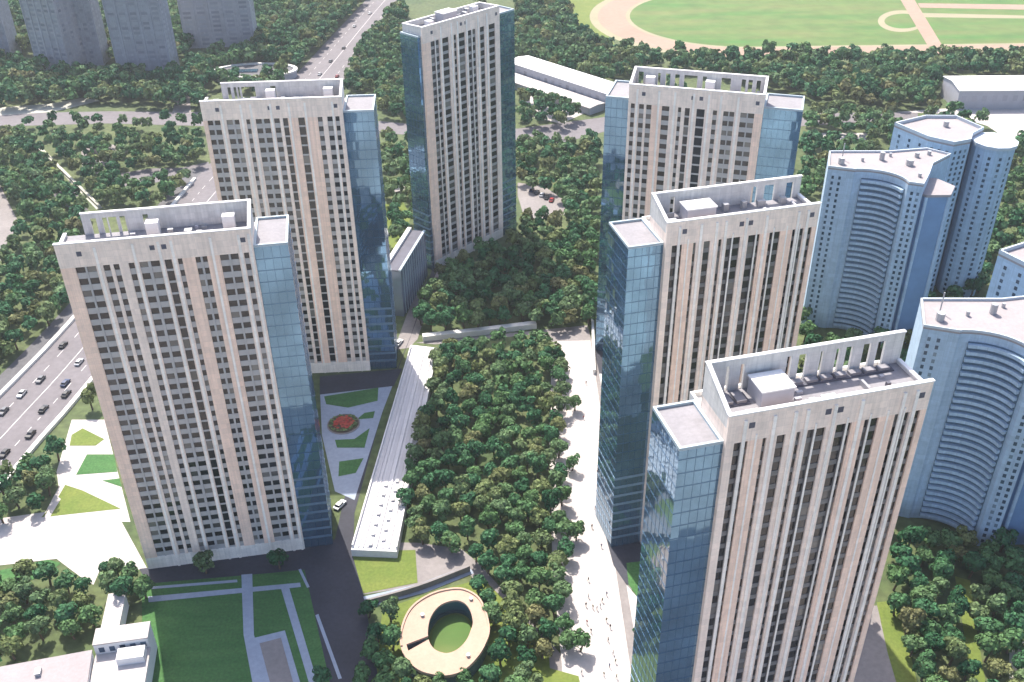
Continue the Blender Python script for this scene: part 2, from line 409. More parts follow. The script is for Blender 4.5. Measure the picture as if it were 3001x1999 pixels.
ground('pavement', [(-60, 410), (0, 425), (22, 470), (45, 515), (25, 545), (0, 600), (-60, 640)], 'pave_g', 1)
ground('clearing', [(70, 380), (130, 385), (120, 420), (75, 430)], 'lawn_y', 1)
# right side yards
ground('pavement', [(1196, 200), (1255, 206), (1370, 238), (1340, 262), (1290, 285), (1196, 262)], 'pave', 1)
ground('path', [(1855, 306), (1995, 306), (1990, 322), (1855, 322)], 'pave', 3)
ground('pavement', [(2060, 258), (2170, 250), (2420, 250), (2420, 345), (2330, 330), (2270, 290), (2180, 262)], 'pave', 3)
ground('parking', [(1190, 420), (1250, 428), (1290, 455), (1310, 490), (1250, 505), (1205, 500), (1190, 450)], 'pave_g', 1)
ground('path', [(895, 430), (945, 420), (945, 432), (900, 445)], 'pave', 1)
ground('lawn', [(885, 470), (925, 460), (945, 500), (905, 580), (890, 560)], 'lawn_y', 1)
ground('path', [(1290, 55), (1300, 45), (1275, 100), (1245, 140), (1235, 138)], 'pave', 1)
# race track: pink outer course, infield, crossing paths
CXT, CYT, RO, RI = 165, 748, 98, 74


def stadium(r, x1=640):
    p = [(CXT + r * math.cos(R_(a)), CYT + r * math.sin(R_(a))) for a in range(90, 271, 6)]
    return p + [(x1, CYT - r), (x1, CYT + r)]


ground('meadow', [(1250, -40), (1480, -40), (1380, 60), (1420, 110), (1340, 80), (1300, 60)], 'lawn_y', 1)
ground('track_margin', stadium(104), 'sand', 1, False)
ground('race_track', stadium(RO), 'track', 2, False)
ground('track_margin', stadium(77), 'sand', 3, False)
ground('infield', stadium(RI), 'field', 4, False)
ground('path', [(2058, -20), (2090, -20), (2180, 128), (2146, 128)], 'track', 6)
el = [(2072 + 54 * math.cos(R_(a)), 49 + 25 * math.sin(R_(a))) for a in range(0, 361, 10)]
el2 = [(2076 + 43 * math.cos(R_(a)), 49 + 17 * math.sin(R_(a))) for a in range(0, 361, 10)]
tag(MB().band([D(*p) for p in el], [D(*p) for p in el2], 5 * EPS).build('path', 'sand'), kind='structure')
ground('path', [(2115, 30), (2420, 38), (2420, 44), (2120, 40)], 'sand', 5)
ground('path', [(2110, 8), (2420, 12), (2420, 24), (2115, 18)], 'track', 5)
ground('path', [(2168, 113), (2420, 113), (2420, 120), (2172, 121)], 'sand', 7)

# front left: plaza, lawns, walks
ground('plaza', [(-60, 1225), (0, 1192), (100, 1178), (262, 1168), (340, 1310), (230, 1310), (215, 1345), (190, 1330), (130, 1285), (0, 1300), (-60, 1310)], 'pave', 2)
ground('pavement', [(165, 965), (240, 965), (300, 1200), (95, 1195), (135, 1120), (130, 1085)], 'pave', 1)
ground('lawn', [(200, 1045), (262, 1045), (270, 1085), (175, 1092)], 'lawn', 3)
ground('lawn', [(150, 1115), (190, 1128), (278, 1170), (95, 1190), (130, 1150)], 'lawn_y', 3)
ground('lawn', [(165, 1000), (190, 985), (240, 1010), (220, 1025), (160, 1025)], 'lawn_y', 3)
ground('lawn', [(235, 1105), (275, 1100), (280, 1120)], 'lawn', 3)
ground('path', [(100, 1192), (130, 1140), (140, 1148), (112, 1194)], 'pave', 4)
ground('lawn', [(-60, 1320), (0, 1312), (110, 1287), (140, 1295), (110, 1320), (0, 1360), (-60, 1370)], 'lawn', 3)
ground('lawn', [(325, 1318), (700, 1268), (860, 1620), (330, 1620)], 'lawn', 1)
ground('street', [(320, 1308), (690, 1262), (770, 1240), (790, 1150), (945, 770), (1000, 600), (1016, 600), (975, 690), (940, 785), (880, 940), (815, 1180), (812, 1265), (842, 1400), (880, 1620), (770, 1620), (700, 1310), (620, 1318), (340, 1342)], 'asphalt', 2)
ground('path', [(340, 1372), (690, 1340), (692, 1350), (342, 1385)], 'pave_b', 3)
ground('path', [(335, 1350), (545, 1333), (546, 1339), (335, 1356)], 'pave_b', 3)
ground('path', [(555, 1322), (580, 1320), (584, 1460), (628, 1620), (590, 1620), (560, 1460)], 'pave_b', 4)
ground('path', [(645, 1350), (662, 1342), (745, 1620), (725, 1620)], 'pave_b', 4)
ground('court', [(582, 1468), (655, 1450), (705, 1620), (622, 1620)], 'pave_b', 5)
ground('court_inner', [(597, 1480), (646, 1467), (688, 1620), (634, 1620)], 'pave_g', 6)
ground('path', [(725, 1415), (732, 1412), (786, 1560), (778, 1562)], 'pave_b', 3)
ground('path', [(686, 1310), (692, 1308), (712, 1350), (706, 1352)], 'pave_b', 3)
# yard between the two left towers
ground('yard', [(735, 880), (912, 862), (880, 945), (815, 1150), (770, 1130), (740, 1000)], 'pave_b', 3)
ground('street', [(735, 866), (925, 848), (905, 888), (735, 908)], 'asphalt', 4)
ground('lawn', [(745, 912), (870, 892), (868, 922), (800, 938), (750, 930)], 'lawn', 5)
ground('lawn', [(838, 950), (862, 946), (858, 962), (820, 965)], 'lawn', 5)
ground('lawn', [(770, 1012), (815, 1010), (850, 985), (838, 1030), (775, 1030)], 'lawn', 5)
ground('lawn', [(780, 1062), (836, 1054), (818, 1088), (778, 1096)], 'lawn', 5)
# lit lawn and grey walk by the ring building
ground('walk', [(805, 1245), (960, 1248), (1060, 1262), (1100, 1295), (1340, 1560), (1370, 1620), (1290, 1620), (1080, 1320), (955, 1348), (830, 1368)], 'pave_g', 1)
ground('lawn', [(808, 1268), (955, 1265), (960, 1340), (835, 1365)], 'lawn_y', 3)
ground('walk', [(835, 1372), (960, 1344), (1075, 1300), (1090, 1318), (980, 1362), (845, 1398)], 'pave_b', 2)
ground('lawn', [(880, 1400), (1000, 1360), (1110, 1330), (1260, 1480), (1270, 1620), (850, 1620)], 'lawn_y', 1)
ground('lawn', [(1240, 1530), (1330, 1555), (1345, 1620), (1235, 1620)], 'lawn_y', 3)
# promenade and lane on the right
ground('promenade', [(1270, 785), (1357, 783), (1382, 950), (1402, 1150), (1414, 1300), (1462, 1620), (1300, 1620), (1270, 1300), (1262, 1000)], 'pave', 2)
ground('lane', [(1357, 780), (1382, 780), (1412, 1000), (1432, 1250), (1470, 1450), (1500, 1620), (1462, 1620), (1414, 1300), (1402, 1150), (1382, 950)], 'pave_g', 1)
ground('street', [(1365, 800), (1395, 790), (1405, 880), (1380, 870)], 'asphalt', 3)
ground('street', [(1392, 1232), (1520, 1222), (1540, 1345), (1440, 1345), (1410, 1300)], 'asphalt', 3)
ground('lawn', [(1440, 1295), (1500, 1288), (1505, 1390), (1475, 1385), (1445, 1345)], 'lawn', 4)
ground('pavement', [(1440, 1345), (1478, 1388), (1510, 1400), (1530, 1620), (1480, 1620), (1462, 1480)], 'pave', 3)
ground('walk', [(905, 805), (948, 690), (1010, 610), (1030, 630), (985, 700), (960, 780), (940, 800)], 'pave_g', 1)
ground('walk', [(955, 788), (1350, 748), (1365, 800), (1290, 800), (1235, 768), (1000, 792)], 'pave_g', 1)
ground('lawn', [(2015, 1385), (2060, 1380), (2085, 1470), (2120, 1620), (2075, 1620), (2040, 1500)], 'lawn_y', 2)
ground('path', [(2195, 1325), (2230, 1335), (2245, 1450), (2275, 1620), (2240, 1620), (2215, 1450)], 'lawn_y', 2)
ground('pavement', [(1960, 1400), (2016, 1392), (2075, 1620), (1940, 1620)], 'pave_g', 1)
ground('pavement', [(2320, 1500), (2400, 1440), (2400, 1620), (2320, 1620)], 'path', 2)


# paving added this side of the frame to bounce warm light onto the nearest facades
tag(MB().flat([(-140, -260), (150, -260), (150, 128), (52, 128), (30, 148), (-30, 150), (-140, 152)], 1.5 * EPS).build('bounce_paving', 'bounce_paving'), kind='structure')

# ------------------------------------------------------------------ low walls and barriers along roads
def wall_line(name, pts, w, h, m, label, cat, group=None, nsm=5):
    pl = smooth(pts, nsm) if len(pts) > 2 else list(pts)
    o = MB().wallband(offset(pl, -w / 2), offset(pl, w / 2), 0.0, h, 0).build(name, m, fix=True)
    return tag(o, label, cat, group)


wall_line('crash_barrier', HL[4:26:2], 1.5, 1.1, 'wallw', 'long white crash barrier on the tree side of the highway', 'barrier')
wall_line('crash_barrier', HR[4:24:2], 1.5, 1.1, 'wallw', 'white crash barrier on the tower side of the highway', 'barrier')
wall_line('low_wall', [D(972, 782), D(1100, 768), D(1232, 752)], 2.4, 2.2, 'wallw', 'low pale wall closing the far end of the courtyard grove', 'wall')
wall_line('low_wall', [D(1381, 868), D(1396, 950)], 1.0, 1.6, 'wallw', 'short white wall beside the lane at the second right tower', 'wall')
wall_line('low_wall', [D(1360, 660), D(1362, 745), D(1366, 860)], 0.9, 1.8, 'wallw', 'thin white wall between the forest and the upper right glass wing', 'wall')
wall_line('low_wall', [D(86, 340), D(160, 410), D(230, 478)], 1.3, 1.2, 'path', 'straight cream kerb wall running diagonally through the left trees', 'wall')
wall_line('low_wall', [D(840, 1392), D(960, 1358), D(1080, 1312)], 0.6, 2.0, 'pave_g', 'grey retaining wall between the bright lawn and the ring building', 'wall')


# ------------------------------------------------------------------ BEIGE TOWERS
BAYS_L1 = [(.075, .122), (.132, .18), (.215, .25), (.268, .297), (.345, .375), (.40, .443), (.458, .505), (.53, .568, 'd'), (.598, .622), (.69, .716), (.727, .752), (.818, .864), (.874, .916), (.945, .972)]
FINS_L1 = [.195, .387, .517, .583, .785, .932, .985]
PEACH_L1 = [(0, .07), (.63, .685), (.76, .81)]
BAYS_L2 = [(.03, .068), (.08, .12), (.164, .208), (.222, .256), (.305, .332), (.372, .414), (.43, .473), (.503, .543), (.566, .602, 'd'), (.675, .722, 'd'), (.815, .85), (.884, .922), (.943, .972)]
FINS_L2 = [.14, .28, .35, .49, .62, .735, .93]
PEACH_L2 = [(0, .028), (.63, .67), (.745, .81)]
BAYS_R3 = [(.04, .072), (.086, .105), (.178, .196), (.247, .289), (.343, .364), (.397, .427), (.438, .487), (.54, .586), (.595, .617), (.682, .702), (.71, .754), (.836, .872), (.886, .912), (.943, .968)]
FINS_R3 = [.08, .22, .32, .38, .515, .648, .86, .925]
PEACH_R3 = [(.11, .175), (.625, .68), (.76, .832), (.97, 1.0)]
BAYS_R1 = [(.02, .05), (.083, .12), (.138, .178), (.257, .313), (.378, .402), (.43, .466, 'd'), (.517, .577, 'd'), (.638, .668), (.715, .752), (.76, .795), (.84, .886), (.895, .94)]
FINS_R1 = [.066, .23, .35, .49, .60, .69, .815]
PEACH_R1 = [(.18, .22), (.945, 1.0)]
BAYS_C = [(.095, .145), (.152, .20), (.24, .32), (.385, .42), (.45, .53), (.57, .615), (.625, .67), (.73, .79), (.85, .935)]
FINS_C = [.22, .355, .435, .55, .70, .82]
PEACH_C = [(0, .09)]
Z0, ZR, FH, NF = 4.2, 97.5, 3.1, 29


def tower(label, origin, deg, L, DP, bays, fins, peach, span, wings, roofs, slots=True, fin=.32, H=100.0, side_strip=None, low='', HBK=102.8, yb=9.8, bx0=0.0, bx1=0.0, group='beige towers with blue glass wings round the grove'):
    ang = R_(deg)
    t = empty('apartment_tower', (origin[0], origin[1], 0), ang, label, 'apartment tower', group)
    rect_foot(origin, ang, min([0] + [w['x0'] for w in wings]), max([L] + [w['x1'] for w in wings]), 0, DP)
    zt = Z0 + NF * FH           # top of the window zone
    mats = ['beige', 'peach', span, 'cream', 'para']
    SILL = 1.5 if span == 'span_l' else 1.1
    w = MB()
    # facade piers between the bays
    xs = [0.0]
    for b in bays: xs += [b[0] * L, b[1] * L]
    xs.append(L)
    for i in range(0, len(xs), 2):
        a, c = xs[i], xs[i + 1]
        mid_ = (a + c) / 2 / L
        mi = 1 if any(p[0] <= mid_ <= p[1] for p in peach) else 0
        narrow = (c - a) < 0.018 * L
        w.box(a, c, 0.12 if narrow else 0.0, 0.6, Z0, zt, 2 if narrow else mi, 'b')
    w.box(0, L, 0.0, 0.6, zt, H, 0, 'd')                       # top band / front parapet
    w.box(0, L, 0.1, 0.6, 0, Z0, 3, 'b')                       # ground storey
    for b in bays:                                             # spandrels
        dark = len(b) > 2
        for f in range(NF):
            z = Z0 + f * FH
            w.box(b[0] * L, b[1] * L, 0.3, 0.6, z, z + (0.55 if dark else SILL), 2, 'bd')
    ZB = 93.6
    w.box(0, L, 0.6, yb + .55, 0, ZR - 0.3, 0, 'ub'); w.box(0, L, yb + .55, DP, 0, ZB, 4, 'f'); w.box(0, L, yb + .3, yb + .549, ZB + .01, ZR - .3, 4, 'fud')                  # body
    T = 0.55
    def cheek(x0, x1, za, zb, y1, mi=4):        # side wall whose top runs from the front parapet up to the screen
        k = len(w.v)
        w.v += [(x0, .6, ZR - .3), (x1, .6, ZR - .3), (x1, y1, ZR - .3), (x0, y1, ZR - .3), (x0, .6, za), (x1, .6, za), (x1, y1, zb), (x0, y1, zb)]
        for q_ in ((0, 3, 2, 1), (4, 5, 6, 7), (1, 2, 6, 5), (3, 0, 4, 7), (0, 1, 5, 4), (2, 3, 7, 6)): w.f.append(tuple(k + a_ for a_ in q_)); w.m.append(mi)
    lo = ZR + .7
    cheek(0, T, *((lo, lo) if 'l' in low else (H - .02, HBK)), yb); cheek(L - T, L, *((lo, lo) if 'r' in low else (H - .02, HBK)), yb)
    xl = bx0; xr = L - bx1
    if slots:                                  # roof screen with tall open slots
        x = xl
        for a, c in (slots or []):
            w.box(x, a * L, yb, yb + T, ZR - .3, HBK - 1.2, 4); x = c * L
        w.box(x, xr, yb, yb + T, ZR - .3, HBK - 1.2, 4); w.box(xl, xr, yb, yb + T, HBK - 1.2, HBK, 4)
    else:
        w.box(xl, xr, yb, yb + T, ZR - .3, HBK, 4)
    # roof edge behind the screen
    w.box(0, L, DP - T, DP, ZB + .003, ZB + .9, 4); w.box(0, T, yb + T, DP - T, ZB + .003, ZB + .9, 4); w.box(L - T, L, yb + T, DP - T, ZB + .003, ZB + .9, 4)
    w.build('wall', mats, t)
    cp = MB()                                                  # bright coping on the parapet
    cp.box(-.12, L + .12, -.12, .72, H, H + .25, 0); cp.box(xl - .1, xr + .1, yb - .12, yb + T + .12, HBK, HBK + .25, 0)
    for x0, x1, k in ((-.12, T + .12, 'l'), (L - T - .12, L + .12, 'r')):
        za, zb = (lo, lo) if k in low else (H + .003, HBK + .003)
        b_ = len(cp.v)
        cp.v += [(x0, .73, za), (x1, .73, za), (x1, yb - .13, zb), (x0, yb - .13, zb), (x0, .73, za + .25), (x1, .73, za + .25), (x1, yb - .13, zb + .25), (x0, yb - .13, zb + .25)]
        for q_ in ((0, 3, 2, 1), (4, 5, 6, 7), (0, 1, 5, 4), (1, 2, 6, 5), (2, 3, 7, 6), (3, 0, 4, 7)): cp.f.append(tuple(b_ + a_ for a_ in q_)); cp.m.append(0)
    cp.build('coping', 'white', t)
    mainf = set(fins)
    if span != 'span_l':          # every pier of the ribbed facades carries a slim rib
        fins = list(fins) + [f_ for f_ in [(xs[i] + xs[i + 1]) / 2 / L for i in range(2, len(xs) - 2, 2)] if min(abs(f_ - g_) for g_ in mainf) > .016]
    for fx in fins:
        hw = .3 if fx in mainf else .17
        MB().box(fx * L - hw, fx * L + hw, -fin if fx in mainf else -fin * .6, -.003, 0.05, zt + (4.6 if fx in mainf else 1.2), 0).build('pilaster', 'cream', t)
    # windows: every opening of the upper floors its own pane, the small far-down ones one mass
    cells = []
    for f in range(NF - 1, -1, -1):
        for bi, b in enumerate(bays): cells.append((f, bi))
    meshes = {}
    for bi, b in enumerate(bays):
        dark = len(b) > 2
        h = FH - (0.55 if dark else SILL)
        m_ = MB().box(0, (b[1] - b[0]) * L, 0.38, 0.597, 0, h, 0, 'b'); meshes[bi] = (m_.mesh('window', 'win'), FH - h)
    rest = MB()
    n_ind = 96
    for k, (f, bi) in enumerate(cells):
        b = bays[bi]; z = Z0 + f * FH + meshes[bi][1]
        if k < n_ind:
            o = bpy.data.objects.new('window', meshes[bi][0]); COL.objects.link(o); o.parent = t; o.location = (b[0] * L, 0, z)
        else:
            rest.box(b[0] * L, b[1] * L, 0.38, 0.597, z, Z0 + (f + 1) * FH, 0, 'b')
    tag(rest.build('lower_windows', 'win', t), kind='stuff')
    # small dark openings in the top band
    for u in (.10, .47, .53, .94):
        MB().box(u * L, u * L + 1.1, -.02, 0.3, H - 3.2, H - 2.0, 0).build('vent', 'roof_d', t)
    if side_strip:                                            # windows on the end wall that shows
        sgn, ys = side_strip
        x = -0.06 if sgn < 0 else L - .2
        sw = MB()
        for y in ys:
            for f in range(NF):
                z = Z0 + f * FH + 1.15
                sw.box(x, x + .26, y, y + 1.2, z, z + 1.95, 0)
        tag(sw.build('end_windows', 'win', t), kind='stuff')
    # roof terrace
    rf = MB(); rf.box(T, L - T, .6, yb, ZR - .25, ZR, 0, 'd'); rf.build('roof', 'roof', t)
    for (nm, x0, x1, y0, y1, h, mm) in roofs:
        q = MB()
        if nm == 'lift_house':
            q.box(x0, x1, y0, y1, ZR, ZR + h, 0, 'u'); q.box(x0 - .2, x1 + .2, y0 - .2, y1 + .2, ZR + h, ZR + h + .3, 1)
            q.build(nm, mm, t)
        elif nm == 'skylight':
            q.box(x0, x1, y0, y1, ZR, ZR + .25, 0)
            n = max(1, int((x1 - x0) / 2.6))
            for i in range(n):
                a = x0 + .4 + i * (x1 - x0 - .4) / n
                q.box(a, a + (x1 - x0 - .4) / n - .7, y0 + .35, y1 - .35, ZR + .25, ZR + .8, 1)
            q.build(nm, mm, t)
        else:
            q.box(x0, x1, y0, y1, ZR, ZR + h, 0); q.build(nm, mm, t)
    rc = random.Random(int(abs(origin[0]) * 10))
    taken = [(q_[1], q_[2], q_[3], q_[4]) for q_ in roofs]
    for k in range(40):
        cx_, cy_ = rc.uniform(1.5, L - 2.5), rc.uniform(1.2, yb - 1.2); wx, wy = rc.choice(((.7, .7), (1.2, .6), (3.2, .45), (.5, 2.6), (1.5, 1.1)))
        if any(cx_ < b_[1] + .5 and cx_ + wx > b_[0] - .5 and cy_ < b_[3] + .5 and cy_ + wy > b_[2] - .5 for b_ in taken) or cx_ + wx > L - .8 or cy_ + wy > yb - .5: continue
        taken.append((cx_, cx_ + wx, cy_, cy_ + wy))
        MB().box(cx_, cx_ + wx, cy_, cy_ + wy, ZR + .002, ZR + rc.uniform(.4, 1.3), 0).build('duct' if max(wx, wy) > 2 else 'vent', rc.choice(('metal', 'grey_box', 'roof_d')), t)
        if len(taken) > len(roofs) + 11: break
    for wd in wings:
        x0, x1, y0, y1, zh = wd['x0'], wd['x1'], wd.get('y0', 1.0), wd.get('y1', DP - .5), wd.get('z', 95.5)
        gw = MB()
        gw.box(x0, x1, y0, y1, 0, zh - .6, 0, 'u')
        # floor bands and mullions, a little proud of the glass
        e = .05
        for f in range(31):
            z = 3.2 + f * 3.05
            if z > zh - 1.5: break
            bh, bm_ = (.75, 2) if f < 8 else (.22, 1)
            gw.box(x0 - e, x1 + e, y0 - e, y0 + .1, z, z + bh, bm_, 'b')
            if wd['side'] > 0: gw.box(x1 - .1, x1 + e, y0 + .1, y1 + e, z, z + bh, bm_, 'l')
            else: gw.box(x0 - e, x0 + .1, y0 + .1, y1 + e, z, z + bh, bm_, 'r')
        n = int((x1 - x0) / 1.6)
        for i in range(1, n):
            x = x0 + (x1 - x0) * i / n
            gw.box(x - .05, x + .05, y0 - .04, y0 + .05, 0, zh - .7, 1, 'b')
        for i in range(1, int((y1 - y0) / 1.7)):
            y = y0 + 1.7 * i
            if wd['side'] > 0: gw.box(x1 - .05, x1 + .04, y - .05, y + .05, 0, zh - .7, 1, 'l')
            else: gw.box(x0 - .04, x0 + .05, y - .05, y + .05, 0, zh - .7, 1, 'r')
        wing = gw.build('glass_wing', ['wing', 'wing_band', 'wing_low'], t)
        rw = MB()
        rw.box(x0 + .5, x1 - .5, y0 + .5, y1 - .5, zh - .9, zh - .55, 0)
        rw.box(x0, x1, y0, y0 + .5, zh - .6, zh, 1); rw.box(x0, x1, y1 - .5, y1, zh - .6, zh, 1)
        rw.box(x0, x0 + .5, y0 + .5, y1 - .5, zh - .6, zh, 1); rw.box(x1 - .5, x1, y0 + .5, y1 - .5, zh - .6, zh, 1)
        rw.build('wing_roof', ['roof', 'wing_rim'], wing)
    return t


def std_roof(L, a=.45, b=.85, y=5.4):
    return [('roof_hatch', a * L, a * L + 2.8, y, y + 2.2, 3.4, 'white'), ('roof_hatch', b * L, b * L + 2.8, y + .2, y + 2.3, 3.4, 'white'),
            ('vent', .55 * L, .58 * L, 6, 7.2, 1.2, 'metal'), ('vent', .64 * L, .68 * L, 5, 6.4, 1.0, 'metal'), ('skylight', .08 * L, .3 * L, 3.2, 5.4, .5, ['roof_d', 'roof'])]


tower('beige apartment tower standing over the shaded dark green lawn, highway on its left', (-100.9, 196.0), 9.5, 42.5, 15.2, BAYS_L1, FINS_L1, PEACH_L1, 'span_l',
      [dict(x0=42.5, x1=50.3, y0=.6, y1=15.6, side=1)], std_roof(42.5, .445, .845), slots=[(.15, .18), (.21, .235), (.24, .285), (.30, .33), (.42, .45)], low='l', fin=.15, HBK=102.6, yb=9.5, bx0=4.5)
tower('beige apartment tower directly behind the one over the lawn, near the red flower bed', (-92.5, 288.7), 3.5, 42.1, 15.2, BAYS_L2, FINS_L2, PEACH_L2, 'span_l',
      [dict(x0=42.1, x1=51.4, y0=.8, y1=15.2, side=1)], std_roof(42.1, .445, .86), slots=[(.16, .185), (.205, .225), (.235, .25), (.26, .36), (.47, .51)], low='l', fin=.15, HBK=102.4, yb=9.0, bx0=5.0)
tower('tall grey-beige tower at the far end of the courtyard, glass strips at both ends', (-31.3, 365.5), 46.2, 40.6, 11.0, BAYS_C, FINS_C, PEACH_C, 'span_m',
      [dict(x0=-1.6, x1=0, y0=1.0, y1=10.6, side=-1, z=97), dict(x0=40.6, x1=50.0, y0=.9, y1=10, side=1, z=97)],
      [('lift_house', 15, 22, 4.5, 9, 3.6, ['grey_box', 'white']), ('roof_hatch', 8, 10.5, 5, 7.5, 2.2, 'white'), ('vent', 26, 27.2, 4, 6, 2.2, 'metal'), ('vent', 29, 30, 6, 8, 2.6, 'metal'), ('roof_hatch', 33, 36, 7, 9, 2.4, 'white'), ('vent', 12, 13, 7, 9, 2.2, 'metal')], slots=False, HBK=99.6, yb=10.4)
tower('beige tower with glass wings at both ends, nearest the race track tree belt', (37.2, 299.5), -16.5, 41.0, 17.5, BAYS_R1, FINS_R1, PEACH_R1, 'span_l',
      [dict(x0=-7.4, x1=0, y0=.8, y1=17, side=-1, z=95.5), dict(x0=41.0, x1=52.5, y0=3.0, y1=16, side=1, z=95.5)], std_roof(41.0, .10, .55),
      slots=[(.03, .07), (.18, .20), (.24, .275), (.31, .345), (.38, .48), (.52, .55), (.66, .73), (.81, .84), (.86, .89), (.92, .95)], HBK=102.6, yb=9.0)
tower('beige tower between the roof-terrace tower in front and the two-winged tower behind', (35.6, 202.9), 14.1, 38.3, 15.6, BAYS_R3, FINS_R3, PEACH_R3, 'span_d',
      [dict(x0=-8.6, x1=0, y0=1.4, y1=15, side=-1, z=94.5)],
      [('lift_house', 6.2, 13.3, 3.2, 7.6, 3.4, ['grey_box', 'white']), ('vent', 17, 18.2, 6.5, 8, 2.0, 'metal'), ('vent', 22, 23, 7, 8.4, 1.8, 'metal'), ('vent', 26, 28, 7, 8.2, 1.5, 'metal'), ('vent', 32, 33.4, 7, 8.4, 1.6, 'metal'), ('skylight', 15.5, 25, 3, 5, .5, ['roof_d', 'roof_d']), ('roof_hatch', 1.8, 3.6, 2.2, 4, 1.6, 'grey_box')],
      slots=[(.12, .15), (.66, .70), (.75, .82), (.90, .95)], side_strip=(-1, [3.2, 8.6]), low='r')
tower('beige tower nearest the camera, open roof terrace with skylights and big white-topped lift house', (35.8, 130.7), 14.1, 38.4, 15.4, BAYS_R3, FINS_R3, PEACH_R3, 'span_d',
      [dict(x0=-8.0, x1=0, y0=.9, y1=13.2, side=-1, z=94.3)],
      [('lift_house', 7.7, 13.7, 3.7, 8.9, 3.3, ['grey_box', 'white']), ('roof_hatch', 4.6, 6.9, 1.0, 3.4, .6, 'white'), ('roof_hatch', 19.2, 21.8, 1.5, 4.0, .5, 'white'),
       ('skylight', 15.5, 36.0, 7.7, 9.6, .5, ['roof_d', 'roof']), ('skylight', 1.4, 6.8, 5.4, 8.8, .5, ['roof_d', 'roof']), ('vent', 2.6, 3.4, 2.2, 3.0, .9, 'metal')],
      slots=[(.10, .115), (.17, .19), (.40, .425), (.46, .50), (.57, .585), (.65, .67), (.70, .735), (.79, .83), (.865, .905)], side_strip=(-1, [2.5, 7.0]), low='r', HBK=104.0, yb=10.0)


# ------------------------------------------------------------------ BLUE APARTMENT BLOCKS
def disc(cx, cy, r, n=8, a0=22.5): return [(cx + r * math.cos(R_(a0 + 360 * i / n)), cy + r * math.sin(R_(a0 + 360 * i / n))) for i in range(n)]


def face_windows(sink, p, q, u0, u1, zs, w, h, out=.04, cols=1):
    """window panes standing 4 cm proud of the wall from p to q"""
    dx, dy = q[0] - p[0], q[1] - p[1]; L = math.hypot(dx, dy); dx /= L; dy /= L
    nx, ny = dy, -dx
    for c in range(cols):
        u = (u0 + (u1 - u0) * (c + .5) / cols) * L
        for z in zs:
            a = (p[0] + dx * (u - w / 2), p[1] + dy * (u - w / 2)); b = (p[0] + dx * (u + w / 2), p[1] + dy * (u + w / 2))
            sink.append((a, b, (nx * out, ny * out), z, h))


def pane_mesh(mb, it):
    a, b, n, z, h = it
    k = len(mb.v)
    A = [(a[0] - n[0], a[1] - n[1]), (b[0] - n[0], b[1] - n[1]), (b[0] + n[0], b[1] + n[1]), (a[0] + n[0], a[1] + n[1])]
    mb.prism(A, z, z + h, 0, bottom=True)


def panes(items, parent, mname, cap=96):
    items = sorted(items, key=lambda i: -i[3])
    for it in items[:cap]:
        m_ = MB(); pane_mesh(m_, it); m_.build('window', mname, parent)
    if items[cap:]:
        m_ = MB()
        for it in items[cap:]: pane_mesh(m_, it)
        tag(m_.build('lower_windows', mname, parent), kind='stuff')


